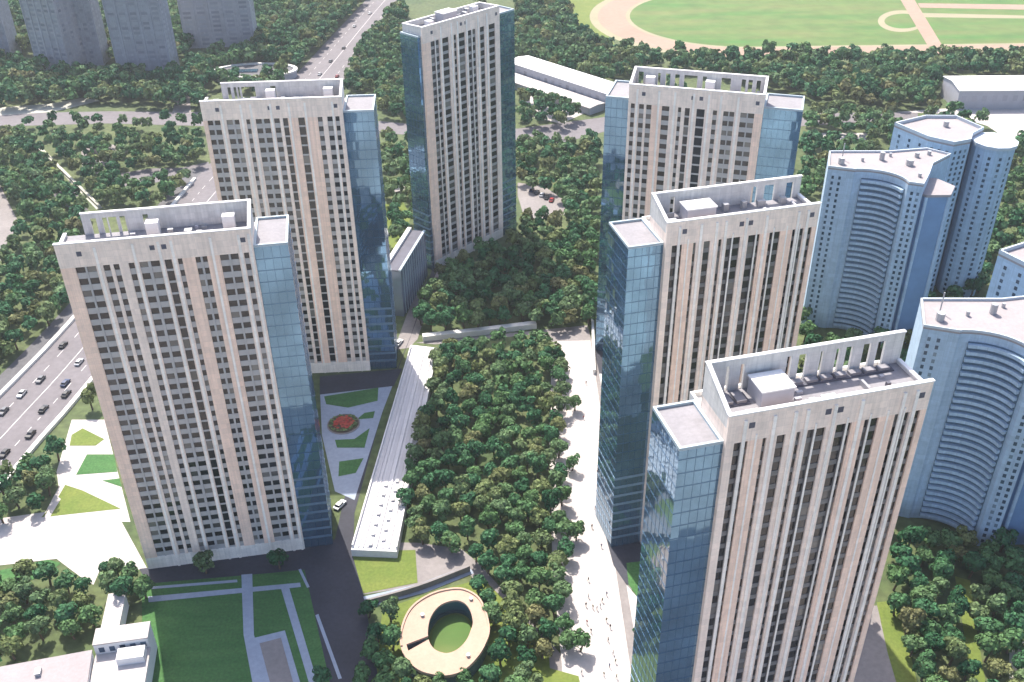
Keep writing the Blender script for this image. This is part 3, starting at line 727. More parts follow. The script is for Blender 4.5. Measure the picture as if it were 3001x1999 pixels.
def blue_block(label_front, label_back, A):
    HB = 64.0; FB = 2.15; nf = 28
    zs = [1.6 + i * FB for i in range(nf)]
    t = empty('apartment_block', (A[0], A[1], 0), 0, label_front, 'apartment block', 'pale blue blocks with curved balconies')
    arc = [(.6 + 14 * math.sin(R_(a)), 0.2 - 11.4 * (1 - math.cos(R_(a)))) for a in range(0, 91, 9)]
    pil_l = [(-4.3, 16.4), (-8.3, 2.9), (0, 0)]
    rest = [(18.9, -13.0), (24.0, -4), (28.2, 4.3), (37.4, 12.2), (31, 18), (17, 15.7)]
    poly = pil_l + arc + rest
    rect_foot(A, 0, -8, 36, -12, 18, 1)
    w = MB(); w.prism(poly, 0, HB - 1.0, 0, cap=False); w.build('wall', 'bwall', t, fix=True)
    # recessed dark back of the balconies is a curved strip, the balconies are slabs in front
    inner = offset(arc, 0.02)
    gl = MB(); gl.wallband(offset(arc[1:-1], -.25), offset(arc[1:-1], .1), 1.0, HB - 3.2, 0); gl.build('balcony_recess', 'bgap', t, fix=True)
    for z in zs:
        b = MB(); b.wallband(offset(arc[1:-1], -1.25), offset(arc[1:-1], -.26), z - .15, z + .8, 0); b.build('balcony', 'bwall', t, fix=True)
    rf = MB(); rf.prism(poly, HB - 1.0, HB - .45, 0)
    rf.build('roof', 'broof', t, fix=True)
    cp = MB(); loop = poly + [poly[0]]
    a = sum(poly[i][0] * poly[(i + 1) % len(poly)][1] - poly[(i + 1) % len(poly)][0] * poly[i][1] for i in range(len(poly)))
    cp.wallband(offset(loop, .05 if a < 0 else -.05), offset(loop, -.45 if a < 0 else .45), HB - .45, HB + .25, 0); cp.build('parapet', 'bpar', t, fix=True)
    its = []
    face_windows(its, (-8.3, 2.9), (0, 0), .1, .62, zs, .8, 1.15, cols=2)
    face_windows(its, (14.7, -11.3), (18.9, -13.0), .1, .95, zs, .85, 1.15, cols=2)
    panes(its, t, 'bwin')
    # hexagonal stair drum standing in the inner corner, a storey lower
    dr = MB(); hexa = disc(25.4, -4.6, 7.6, 6, 0); dr.prism(hexa, 0, HB - 5.5, 0, cap=False)
    drum = dr.build('stair_drum', 'bwall2', t)
    MB().prism(disc(25.4, -4.6, 8.1, 6, 0), HB - 5.5, HB - 4.6, 0, bottom=True).build('drum_roof', 'broof', drum)
    for i in (3, 4, 5, 0):
        x, y = hexa[i]; MB().prism(disc(x, y, .55, 8), 0, HB - 5.52, 0).build('corner_rib', 'bwall', drum)
    for (x, y, r, h) in ((-3, 6, 1.1, 1.8), (20, 4, 1.3, 1.6), (12, 9, .9, 2.4), (5, 8, .5, .9), (25, 11, .8, 1.2), (16, 12, .5, .8), (30, 13, .7, 1.0), (20, -6, .6, .9)):
        MB().prism(disc(x, y, r), HB - .45, HB + h, 0).build('roof_vent', 'metal', t)
    MB().prism(disc(-1.5, 10, .18), HB - .45, HB + 5.5, 0).build('mast', 'metal', t)
    # the block behind it
    B = (A[0] + 42, A[1] + 36)
    tb = empty('apartment_block', (B[0], B[1], 0), 0, label_back, 'apartment block', 'pale blue blocks with round stair drums')
    o = (42, 36)
    pb = [(27.5, 42.3), (41.7, 49.5), (53.2, 48.8), (58.5, 36), (52.2, 30.5), (49.3, 24.6), (42.2, 21.9), (35.1, 27.6)]
    pb = [(x - o[0], y - o[1]) for x, y in pb]
    rect_foot(A, 0, 28, 66, 21, 50, 1)
    w = MB(); w.prism(pb, 0, HB - 1.2, 0, cap=False); w.build('wall', 'bwall', tb, fix=True)
    MB().prism(pb, HB - 1.2, HB - .5, 0).build('roof', 'broof', tb, fix=True)
    loop = pb + [pb[0]]
    cp = MB(); a = sum(pb[i][0] * pb[(i + 1) % len(pb)][1] - pb[(i + 1) % len(pb)][0] * pb[i][1] for i in range(len(pb)))
    sg = -1 if a > 0 else 1
    cp.wallband(offset(loop, .05 * sg), offset(loop, -.5 * sg), HB - .5, HB + .7, 0); cp.build('parapet', 'bpar', tb, fix=True)
    its = []
    faces = [(pb[7], pb[6]), (pb[0], pb[7]), (pb[6], pb[5]), (pb[5], pb[4])]
    for p, q in faces: face_windows(its, p, q, .05, .95, zs, 1.0, 1.15, cols=3)
    dc = (59.8 - o[0], 28.0 - o[1]); r = 7.6
    dd = disc(*dc, r, 12, 15)
    dr = MB(); dr.prism(dd, 0, HB - 2.5, 0, cap=False); drum = dr.build('round_drum', 'bwall', tb)
    MB().prism(disc(*dc, r + .5, 12, 15), HB - 2.5, HB - 1.3, 0, bottom=True).build('drum_roof', 'bpar', drum)
    for i in range(6, 11):
        p, q = dd[i], dd[(i + 1) % 12]; face_windows(its, p, q, .1, .9, zs[:-1], 1.0, 1.15, cols=1)
    panes(its, tb, 'bwin')
    MB().prism(disc(4, 4, 1.0), HB - .5, HB + 1.6, 0).build('roof_vent', 'metal', tb)


blue_block('pale blue block with curved balcony front standing behind the middle right tower', 'pale blue block with a round white-capped drum at the back right', (117.9, 315.6))
blue_block('pale blue block with curved balcony front beside the nearest right tower, cut by the frame', 'pale block with white roof peeping over the front curved block at the right edge', (114.0, 212.4))


# ------------------------------------------------------------------ hazy towers far left
def slab_tower(label, P, ang, L, DP, H, m, step=None):
    t = empty('tower_block', (P[0], P[1], 0), ang, label, 'tower block', 'grey tower blocks beyond the far left trees')
    rect_foot(P, ang, 0, L, 0, DP)
    w = MB(); w.box(0, L, 0, DP, 0, H, 0, 'u')
    n = 5
    for i in range(n + 1):
        x = i * L / n
        w.box(max(0, x - .6), min(L, x + .6), -.5, -.003, 0, H + .3, 0)
    w.build('wall', m, t)
    MB().box(-.3, L + .3, .05, DP + .3, H + .003, H + 1.0, 0).build('roof', 'roof', t)
    MB().box(L * .4, L * .6, DP * .3, DP * .7, H + 1.003, H + 4, 0).build('lift_house', m, t)
    its = []
    zs = [2 + 3 * i for i in range(int((H - 3) / 3))]
    face_windows(its, (0, 0), (L, 0), 0, 1, zs, L / n * .55, 1.6, out=.05, cols=n)
    face_windows(its, (L, 0), (L, DP), 0, 1, zs, 2.4, 1.6, out=.05, cols=3)
    panes(its, t, 'hzwin', 100)


def foot2(a, b): return a, math.atan2(b[1] - a[1], b[0] - a[0]), math.hypot(b[0] - a[0], b[1] - a[1])


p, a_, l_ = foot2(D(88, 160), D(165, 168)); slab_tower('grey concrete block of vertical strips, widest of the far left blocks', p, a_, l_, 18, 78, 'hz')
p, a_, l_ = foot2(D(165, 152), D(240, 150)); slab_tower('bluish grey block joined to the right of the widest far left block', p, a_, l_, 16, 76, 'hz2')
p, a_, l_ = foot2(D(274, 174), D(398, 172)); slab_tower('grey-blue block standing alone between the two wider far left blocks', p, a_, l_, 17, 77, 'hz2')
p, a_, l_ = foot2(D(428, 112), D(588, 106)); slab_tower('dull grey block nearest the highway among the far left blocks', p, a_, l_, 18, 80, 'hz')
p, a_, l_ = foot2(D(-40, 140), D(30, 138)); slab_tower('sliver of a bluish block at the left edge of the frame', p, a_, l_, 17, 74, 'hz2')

# ------------------------------------------------------------------ oval hall beside the highway, warehouses
c0 = D(588, 178); t = empty('oval_hall', (c0[0], c0[1], 0), 0.03, 'low oval hall with a pale curved rim among the trees beside the far highway', 'hall')
e1 = [(27 * math.cos(R_(a)), 15 * math.sin(R_(a))) for a in range(0, 360, 10)]
e2 = [(24.5 * math.cos(R_(a)), 13 * math.sin(R_(a))) for a in range(0, 360, 10)]
MB().prism([(x * .97, y * .97) for x, y in e1], 0, 4.0, 0, cap=False).build('wall', 'grey_box', t)
MB().wallband(e1 + [e1[0]], e2 + [e2[0]], 4.0, 5.0, 0).build('roof_rim', 'wallw', t, fix=True)
MB().prism([(x * .9, y * .9) for x, y in e1], 3.0, 4.2, 0).build('roof', 'road_d', t)
MB().box(-16, 2, -3, 1.5, 4.203, 5.0, 0).build('skylight', 'wing', t)
FOOT.append([(c0[0] + x * 1.1, c0[1] + y * 1.1) for x, y in e1])


def shed(name, label, P, Q, depth, h, rise, ms, strip=None):
    p, ang, L = foot2(P, Q)
    t = empty(name, (p[0], p[1], 0), ang, label, 'warehouse')
    rect_foot(p, ang, 0, L, 0, depth)
    w = MB(); w.box(0, L, 0, depth, 0, h, 0, 'u')
    for x in (0, L):                                         # gable ends
        k = len(w.v); w.v += [(x, 0, h), (x, depth, h), (x, depth / 2, h + rise)]; w.f.append((k, k + 1, k + 2) if x else (k, k + 2, k + 1)); w.m.append(0)
    w.build('wall', ms[0], t)
    r = MB()
    for s0, s1, zz0, zz1 in ((-.6, depth / 2, h - .1, h + rise), (depth / 2, depth + .6, h + rise, h - .1)):
        k = len(r.v)
        r.v += [(-.5, s0, zz0 + .1), (L + .5, s0, zz0 + .1), (L + .5, s1, zz1 + .1), (-.5, s1, zz1 + .1), (-.5, s0, zz0 + .5), (L + .5, s0, zz0 + .5), (L + .5, s1, zz1 + .5), (-.5, s1, zz1 + .5)]
        for q in ((0, 3, 2, 1), (4, 5, 6, 7), (0, 1, 5, 4), (1, 2, 6, 5), (2, 3, 7, 6), (3, 0, 4, 7)): r.f.append(tuple(k + i for i in q)); r.m.append(0)
    n = int(L / 6)
    r.build('roof', ms[1], t)
    for i in range(n):
        x = 2 + i * (L - 4) / max(1, n)
        MB().box(x, x + 2.6, -.06, .05, h * .45, h * .75, 0).build('window', 'hzwin', t)
    MB().box(L * .45, L * .45 + 4, -.08, .04, .02, h * .42, 0).build('door', 'grey_box', t)
    return t


shed('warehouse', 'wide white-roofed warehouse at the right edge below the tree belt', G(2800, 322), (335, 546), 25, 11.0, 1.6, ('grey_box', 'white'))
shed('warehouse', 'long white-roofed shed slanting beside the tall far tower, upper of the two', (0, 618), (56, 556), 17, 9, 1.0, ('grey_box', 'white'))
shed('warehouse', 'lower white shed in front of the long slanting shed by the far tower', (-6, 604), (46, 546), 12, 4.0, .5, ('grey_box', 'pave'))

# ------------------------------------------------------------------ ribbed deck beside the grove
DK = [(-45.4, 200.0), (-32.6, 199.0), (-26.8, 301.5), (-36.8, 303.8)]
t = empty('ribbed_deck', (-40, 250, 0), 0, 'long low deck with lengthwise ribs between the street and the grove', 'deck')
q = [(x + 40, y - 250) for x, y in DK]
MB().prism(q, 0, 2.6, 0).build('slab', 'deck', t)
for k, (u, wd, m_, hh) in enumerate(((.0, .035, 'deck', .9), (.12, .05, 'rib', .3), (.24, .025, 'rib', .35), (.33, .10, 'rib', .18), (.52, .03, 'deck', .5), (.62, .11, 'rib', .18), (.80, .03, 'rib', .4), (.965, .035, 'deck', .9))):
    def at(u, v):
        a = (q[0][0] + (q[1][0] - q[0][0]) * u, q[0][1] + (q[1][1] - q[0][1]) * u); b = (q[3][0] + (q[2][0] - q[3][0]) * u, q[3][1] + (q[2][1] - q[3][1]) * u)
        return (a[0] + (b[0] - a[0]) * v, a[1] + (b[1] - a[1]) * v)
    MB().prism([at(u, .01), at(u + wd, .01), at(u + wd, .985), at(u, .985)], 2.603, 2.6 + hh, 0).build('rib', m_, t)
for k in range(14):                                           # planters / benches along the near half
    u = .66 if k % 2 else .40
    x, y = at(u, .02 + k * .02)
    MB().box(x - .5, x + .5, y - .7, y + .7, 2.79, 3.3, 0).build('planter', 'rib', t)
FOOT.append(DK)

# ------------------------------------------------------------------ ring building
RC = (-17.6, 168.6)


def c8(x, y, z): q = G(1000 + x / 2.243, 1300 + y / 2.243, z); return (q[0] - RC[0], q[1] - RC[1])


ZR_ = 5.0
slot_a = 205.0
outer_k = [c8(*p, ZR_) for p in ((972, 1180), (925, 1040), (850, 975), (750, 953), (590, 990), (450, 1090), (385, 1260), (415, 1400), (500, 1490), (600, 1525), (700, 1532), (810, 1495), (905, 1400), (958, 1300))]
inner_k = [c8(*p, ZR_) for p in ((862, 1150), (840, 1085), (800, 1045), (740, 1033), (650, 1065), (590, 1140), (570, 1230), (578, 1300), (610, 1350), (660, 1375), (710, 1378), (770, 1350), (825, 1290), (855, 1215))]


def resample(pl, n):
    sm = smooth(pl[-3:] + pl + pl[:3], 8)[24:-24]
    out = []
    return sm[:-1]


ro = resample(outer_k, 8); ri = resample(inner_k, 8)
# order both by angle about the hole's centre and cut a slot at the lower left
hc = (sum(p[0] for p in ri) / len(ri), sum(p[1] for p in ri) / len(ri))
def by_ang(pl, n=72):
    an = sorted((math.degrees(math.atan2(p[1] - hc[1], p[0] - hc[0])) % 360, math.hypot(p[0] - hc[0], p[1] - hc[1])) for p in pl)
    A_ = np.array([a for a, r in an]); Rr = np.array([r for a, r in an])
    return lambda a: float(np.interp(a % 360, np.concatenate([A_ - 360, A_, A_ + 360]), np.concatenate([Rr, Rr, Rr])))


fo, fi = by_ang(ro), by_ang(ri)
s1 = c8(575, 1290, ZR_); s_ang = math.degrees(math.atan2(c8(430, 1345, ZR_)[1] - hc[1], c8(430, 1345, ZR_)[0] - hc[0])) % 360
angs = [s_ang + 5 + (360 - 10.0) * i / 80 for i in range(81)]
oo = [(hc[0] + fo(a) * math.cos(R_(a)), hc[1] + fo(a) * math.sin(R_(a))) for a in angs]
ii = [(hc[0] + fi(a) * math.cos(R_(a)), hc[1] + fi(a) * math.sin(R_(a))) for a in angs]
t = empty('ring_building', (RC[0], RC[1], 0), 0, 'round ring-shaped pavilion with a peach roof and a green court inside', 'pavilion')
rw = MB(); rw.wallband(offset(oo, .3), offset(ii, -.3), 0, ZR_ - .5, 0); rw.build('wall', 'wing', t, fix=True)
MB().wallband(oo, ii, ZR_ - .45, ZR_ + .15, 0).build('roof', 'ring', t, fix=True)
MB().wallband(offset(oo, .02), offset(oo, .5), ZR_ + .15, ZR_ + .5, 0).build('roof_rim', 'ring', t, fix=True)
bridge = [s_ang - 9 + 18 * i / 8 for i in range(9)]
b_o = [(hc[0] + fo(a) * math.cos(R_(a)), hc[1] + fo(a) * math.sin(R_(a))) for a in bridge]; b_i = [(hc[0] + (fo(a) - 1.5) * math.cos(R_(a)), hc[1] + (fo(a) - 1.5) * math.sin(R_(a))) for a in bridge]
MB().wallband(b_o, b_i, ZR_ - .44, ZR_ + .14, 0).build('bridge_roof', 'ring', t, fix=True)
print('RING', PJ((RC[0] + oo[40][0], RC[1] + oo[40][1], ZR_)), max(PJ((RC[0] + q[0], RC[1] + q[1], ZR_))[1] for q in oo), min(PJ((RC[0] + q[0], RC[1] + q[1], ZR_))[1] for q in oo))
cut0 = [(hc[0] + r * math.cos(R_(s_ang)), hc[1] + r * math.sin(R_(s_ang))) for r in (fi(s_ang) + .1, fo(s_ang) - 1.2)]
MB().wallband(offset(cut0, -.75), offset(cut0, .75), 0, 2.6, 0).build('passage', 'brick', t, fix=True)
MB().prism([(hc[0] + (fi(a) - .5) * math.cos(R_(a)), hc[1] + (fi(a) - .5) * math.sin(R_(a))) for a in range(0, 360, 10)], 0.05, .35, 0).build('court_lawn', 'field', t)
for a, f in ((60, .5), (150, .35), (300, .6)):
    r = fi(a) + (fo(a) - fi(a)) * f
    x, y = hc[0] + r * math.cos(R_(a)), hc[1] + r * math.sin(R_(a))
    MB().prism(disc(x, y, .5), ZR_ + .152, ZR_ + .8, 0).build('roof_vent', 'metal', t)
FOOT.append([(RC[0] + x * 1.04, RC[1] + y * 1.04) for x, y in oo])

# ------------------------------------------------------------------ low white building, lower left corner
b0 = D(222, 1448, 9)
t = empty('low_building', (b0[0], b0[1], 0), R_(9.5), 'low white stepped building at the lower left beside the shaded lawn', 'building')
ex = math.hypot(D(345, 1432, 9)[0] - b0[0], D(345, 1432, 9)[1] - b0[1])
hb = MB(); hb.box(0, ex, -5.0, 0, 0, 9, 0, 'u'); hb.box(0, ex, -16, -5.003, 0, 5.5, 0, 'u'); hb.build('wall', 'white', t)
MB().box(-.1, ex + .1, -5.1, .1, 9, 9.4, 0).build('roof', 'pave', t)
MB().box(-.1, ex + .1, -16, -5.1, 5.5, 5.8, 0).build('lower_roof', 'pave', t)
MB().box(ex * .45, ex * .95, -9.5, -6, 5.803, 8.0, 0).build('roof_house', 'white', t)
for i in range(5):
    MB().box(1 + i * ex / 5.2, 1 + i * ex / 5.2 + 1.3, -5.07, -4.9, 6.4, 8.0, 0).build('window', 'bwin', t)
lk = MB(); lk.box(-.5, 3.6, .003, 15.5, 0, 4.5, 0, 'u'); lk.build('link_wall', 'white', t)
lr = MB(); lr.box(-.7, 3.8, .1, 16, 4.5, 4.8, 0); lr.build('link_roof', 'pave', t)
rect_foot(b0, R_(9.5), -1, ex, -16, 16, .5)
b1 = D(-40, 1545, 7)
t = empty('flat_roof_building', (b1[0], b1[1], 0), R_(13), 'flat pale pink roof of a low building in the lower left corner', 'building')
ex2 = math.hypot(D(218, 1478, 7)[0] - b1[0], D(218, 1478, 7)[1] - b1[1])
MB().box(0, ex2 - .5, -16, 0, 0, 7, 0, 'u').build('wall', 'white', t)
MB().box(-.3, ex2 - .4, -16, .3, 7, 7.4, 0).build('roof', 'broof', t)
MB().box(ex2 * .5, ex2 * .55, -5, -3, 7.403, 8.4, 0).build('roof_vent', 'metal', t)
rect_foot(b1, R_(13), 0, ex2, -16, 0, .5)

# glazed annex running from the tall far tower along the street
ax0, ax1 = (-41.6, 328.0), (-34.6, 361.0); AL = math.hypot(ax1[0] - ax0[0], ax1[1] - ax0[1]); aa = math.atan2(ax1[1] - ax0[1], ax1[0] - ax0[0])
t = empty('glass_annex', (ax0[0], ax0[1], 0), aa, 'long narrow glazed annex at the foot of the tall far tower, along the dark street', 'annex')
MB().box(0, AL, 0, 7, 0, 20, 0, 'u').build('wall', 'annex', t)
for i in range(1, 12): MB().box(AL * i / 12 - .12, AL * i / 12 + .12, -.15, -.003, 0, 20, 0).build('mullion', 'wing_rim', t)
MB().box(-.2, AL + .2, -.2, .7, 20.003, 20.5, 0).box(-.2, AL + .2, 5.6, 7.2, 20.003, 21.2, 1).build('coping', ['wing_rim', 'wallw'], t)
MB().box(0, AL, .703, 5.597, 19.6, 20.1, 0).build('roof', 'roof_d', t)
rect_foot(ax0, aa, 0, AL, 0, 7)

# slatted canopy at the foot of the upper right glass wing
cp_ = D(1372, 742); t = empty('slatted_canopy', (cp_[0], cp_[1], 0), R_(-8), 'stepped row of white slats at the foot of the right glass wings', 'canopy')
for i in range(6):
    y = 4 - i * 4.6; x = i * .35
    MB().box(x, x + 6.2, y, y + 1.3, 3.2, 3.5, 0).build('slat', 'white', t)
for x, y in ((.4, 5), (5.6, 5), (2.2, -18.5), (7.4, -18.5)): MB().box(x - .15, x + .15, y - .15, y + .15, 0, 3.197, 0).build('post', 'metal', t)
for x in (.6, 5.6): 
    MB().wallband([(x - .1, 5.2), (x + 1.7, -18.6)], [(x + .1, 5.2), (x + 1.9, -18.6)], 2.95, 3.197, 0).build('beam', 'metal', t)

# flower bed in the yard
fb = D(790, 976); t = empty('flower_bed', (fb[0], fb[1], 0), 0, 'round bed of red flowers in the shaded yard between the left towers', 'flower bed')
MB().prism(disc(0, 0, 5.0, 24), 0, .5, 0).build('bed', 'soil', t)
MB().prism(disc(0, 0, 5.4, 24), 0.06, .35, 0).build('rim', 'pave_g', t)
fl = MB()
for i in range(260):
    r = 4.6 * math.sqrt(random.random()); a = random.random() * 6.283
    x, y = r * math.cos(a), r * math.sin(a); h = .55 + .5 * random.random(); s_ = .22 + .2 * random.random()
    k = len(fl.v); fl.v += [(x - s_, y - s_, h), (x + s_, y - s_, h + .1), (x + s_, y + s_, h), (x - s_, y + s_, h + .12)]; fl.f.append((k, k + 1, k + 2, k + 3)); fl.m.append(0 if r < 3.4 else 1)
tag(fl.build('flowers', ['red', 'leaf'], t), kind='stuff')


# ------------------------------------------------------------------ cars
def make_car(paint):
    t = empty('car', (0, 0, -50))
    prof = [(-2.15, .35), (-2.2, .75), (-1.95, .92), (-1.2, 1.0), (1.0, .98), (1.9, .88), (2.2, .7), (2.18, .35)]
    b = MB(); n = len(prof)
    for y, k in ((-.86, .93), (-.9, 1.0), (.9, 1.0), (.86, .93)): b.v += [(x, y, .35 + (z - .35) * (1 if abs(y) > .87 else 1.0)) for x, z in prof]
    for s_ in range(3):
        for i in range(n - 1): b.f.append((s_ * n + i, s_ * n + i + 1, (s_ + 1) * n + i + 1, (s_ + 1) * n + i)); b.m.append(0)
        b.f.append((s_ * n, (s_ + 1) * n, (s_ + 1) * n + n - 1, s_ * n + n - 1)); b.m.append(0)
    b.f.append(tuple(range(n))); b.m.append(0); b.f.append(tuple(range(4 * n - 1, 3 * n - 1, -1))); b.m.append(0)
    b.build('body', paint, t, fix=True)
    cpts = [(-1.75, .985), (-1.15, 1.42), (.25, 1.45), (1.0, .975)]
    c = MB(); m_ = len(cpts)
    for y, ins in ((-.8, 0), (.8, 0)):
        c.v += [(x, y * (.82 if z > 1.2 else 1), z) for x, z in cpts]
    for i in range(m_ - 1): c.f.append((i, m_ + i, m_ + i + 1, i + 1)); c.m.append(1 if i == 1 else 0)
    c.f.append((3, 2, 1, 0)); c.m.append(0); c.f.append((4, 5, 6, 7)); c.m.append(0)
    c.build('cabin', ['carglass', paint], t, fix=True)
    for x in (-1.35, 1.4):
        for y in (-.93, .75):
            w = MB(); k = 14
            w.v += [(x + .33 * math.cos(6.2832 * i / k), y, .33 + .33 * math.sin(6.2832 * i / k)) for i in range(k)] + [(x + .33 * math.cos(6.2832 * i / k), y + .18, .33 + .33 * math.sin(6.2832 * i / k)) for i in range(k)]
            for i in range(k): w.f.append((i, (i + 1) % k, k + (i + 1) % k, k + i)); w.m.append(0)
            w.f.append(tuple(range(k))); w.m.append(0); w.f.append(tuple(range(2 * k - 1, k - 1, -1))); w.m.append(0)
            w.build('wheel', 'tyre', t, fix=True)
    t['category'] = 'car'
    return t


protos = {c: make_car('car_' + c) for c in ('black', 'grey', 'silver', 'red', 'white', 'navy')}
used = set()


def car(colr, p, ang, label, group=None, z=.02):
    pr = protos[colr]
    if colr not in used:
        used.add(colr); r = pr; r.location = (p[0], p[1], z); r.rotation_euler = (0, 0, ang); r['label'] = label
        if group: r['group'] = group
        return r
    r = copy_tree(pr, (p[0], p[1], z), ang, label, group); return r


# highway cars read off the photograph (2354-wide pixels)
HC_ = [((145, 793), 'black', 'black car on the highway closest to the front tower side wall'), ((93, 872), 'grey', 'grey car in the middle lane beside the front tower'), ((152, 905), 'black', 'black car on the inner lane, third down from the tower edge'),
       ((150, 880), 'navy', 'navy car just ahead of the black car on the inner highway lane'), ((100, 940), 'black', 'black car alone in the centre of the lower highway'), ((70, 998), 'black', 'black car low on the highway near the pale paths'),
       ((8, 945), 'grey', 'grey car at the left frame edge on the highway'), ((10, 1042), 'black', 'black car cut close by the frame edge at the bottom of the highway'), ((182, 832), 'silver', 'silver car on the highway partly beside the tower corner'), ((50, 905), 'silver', 'silver car in the outer highway lane left of the others')]
road_ang = math.atan2(327 - 278, 7)
for (px, py), c, lb in HC_:
    car(c, D(px, py, .7), road_ang + .03 + (math.pi if px < 100 else 0), lb, 'cars driving on the highway', 4 * EPS)
for i, (px, py, c) in enumerate([(815, 60, 'silver'), (760, 140, 'grey'), (790, 110, 'black'), (850, 30, 'white'), (735, 170, 'silver'), (775, 175, 'red')]):
    car(c, D(px, py, .7), math.atan2(200, 28), '%s car on the far stretch of highway, %s' % (c, ['mid carriageway', 'near the oval hall', 'between two others', 'close to the top edge', 'just above the slotted roof', 'on the right lanes'][i]), 'cars on the far highway', 4 * EPS)
PK = [((1222, 436), 'navy', 'navy car, farthest in the small forest car park'), ((1234, 441), 'black', 'black car second in the forest car park row'), ((1246, 447), 'silver', 'silver car in the middle of the forest car park row'), ((1257, 453), 'black', 'black car fourth along the forest car park row'), ((1268, 459), 'red', 'red car at the near end of the forest car park row')]
for (px, py), c, lb in PK: car(c, D(px, py, .7), R_(75), lb, 'cars parked in the forest car park')
car('white', D(781, 1158, 1), R_(60), 'white car parked at the corner of the front left glass wing')
car('white', D(917, 785, 1), R_(70), 'white car on the street corner at the head of the ribbed deck', None)
for c, pr in protos.items():
    if c not in used: bpy.data.objects.remove(pr)


# ------------------------------------------------------------------ people
def make_person(top, legs, stride):
    me = bpy.data.meshes.new('person'); bm = bmesh.new()
    sk = bm.verts.layers.skin.verify()
    def v(x, y, z, r, root=False):
        q = bm.verts.new((x, y, z)); q[sk].radius = (r, r * .8); q[sk].use_root = root; return q
    pel = v(0, 0, .95, .15, True); ch = v(0, 0, 1.3, .17); nk = v(0, .0, 1.48, .06); hd = v(0, -.02, 1.6, .1); tp = v(0, -.01, 1.72, .085)
    for a, b in ((pel, ch), (ch, nk), (nk, hd), (hd, tp)): bm.edges.new((a, b))
    for s_ in (-1, 1):
        hp = v(.1 * s_, 0, .88, .1); kn = v(.11 * s_, -.02 - .5 * stride * s_, .48, .07); an = v(.11 * s_, stride * s_ * .9 * -.6, .08, .045); ft = v(.11 * s_, stride * s_ * -.54 - .14, .04, .04)
        for a, b in ((pel, hp), (hp, kn), (kn, an), (an, ft)): bm.edges.new((a, b))
        sh = v(.2 * s_, 0, 1.4, .065); el = v(.25 * s_, .12 * stride * s_ * 3, 1.12, .05); ha = v(.25 * s_, .1 * stride * s_ * 3 - .1, .87, .04)
        for a, b in ((ch, sh), (sh, el), (el, ha)): bm.edges.new((a, b))
    bm.to_mesh(me); bm.free()
    o = bpy.data.objects.new('person', me); COL.objects.link(o)
    o.modifiers.new('s', 'SKIN'); o.modifiers.new('u', 'SUBSURF').levels = 1
    dg = bpy.context.evaluated_depsgraph_get(); m2 = bpy.data.meshes.new_from_object(o.evaluated_get(dg))
    bpy.data.objects.remove(o)
    for k in ('cloth_' + top, 'cloth_' + legs, 'skin', 'hair'): m2.materials.append(MT[k])
    for p_ in m2.polygons:
        z = p_.center.z; x = abs(p_.center.x)
        p_.material_index = 1 if z < .92 and x < .2 else (3 if z > 1.64 and p_.center.y > -.06 else (2 if z > 1.49 or (z < .93 and x >= .2) else 0))
        p_.use_smooth = True
    return m2


people = [make_person('dark', 'dark', .25), make_person('blue', 'dark', .0), make_person('red', 'blue', .3), make_person('olive', 'dark', .2), make_person('pale', 'blue', .15)]
WHO = ['dark jacket and dark trousers', 'blue top and dark trousers', 'red top and blue trousers', 'olive top and dark trousers', 'pale top and blue trousers']
rp = random.Random(3)
n_p = 0
spots = [(1352, 1332), (1385, 1380), (1366, 1395), (1372, 1398), (1380, 1392), (1350, 1430), (1358, 1450), (1395, 1425), (1405, 1440), (1362, 1210), (1368, 1168), (1372, 1085), (1340, 960), (1345, 880), (1398, 1470), (1410, 1500), (1402, 1530), (1416, 1520), (1390, 1550), (1345, 1390), (1352, 1370), (1392, 1365), (1420, 1555), (1335, 1545), (1385, 1255)]
for k, (px, py) in enumerate(spots):
    i = rp.choice((0, 0, 1, 2, 3, 4)); q = D(px + rp.uniform(-3, 3), py, .8)
    o = bpy.data.objects.new('person', people[i]); COL.objects.link(o); o.location = (q[0], q[1], .045); o.rotation_euler = (0, 0, rp.uniform(0, 6.28))
    where = 'far pale promenade' if py < 1100 else ('promenade beside the grove' if py < 1340 else ('busy near promenade' if py < 1480 else 'promenade near the bottom edge'))
    tag(o, 'person in %s on the %s' % (WHO[i], where), 'person', 'people in %s on the %s' % (WHO[i], where))

# ------------------------------------------------------------------ TREES
rng = np.random.default_rng(11)


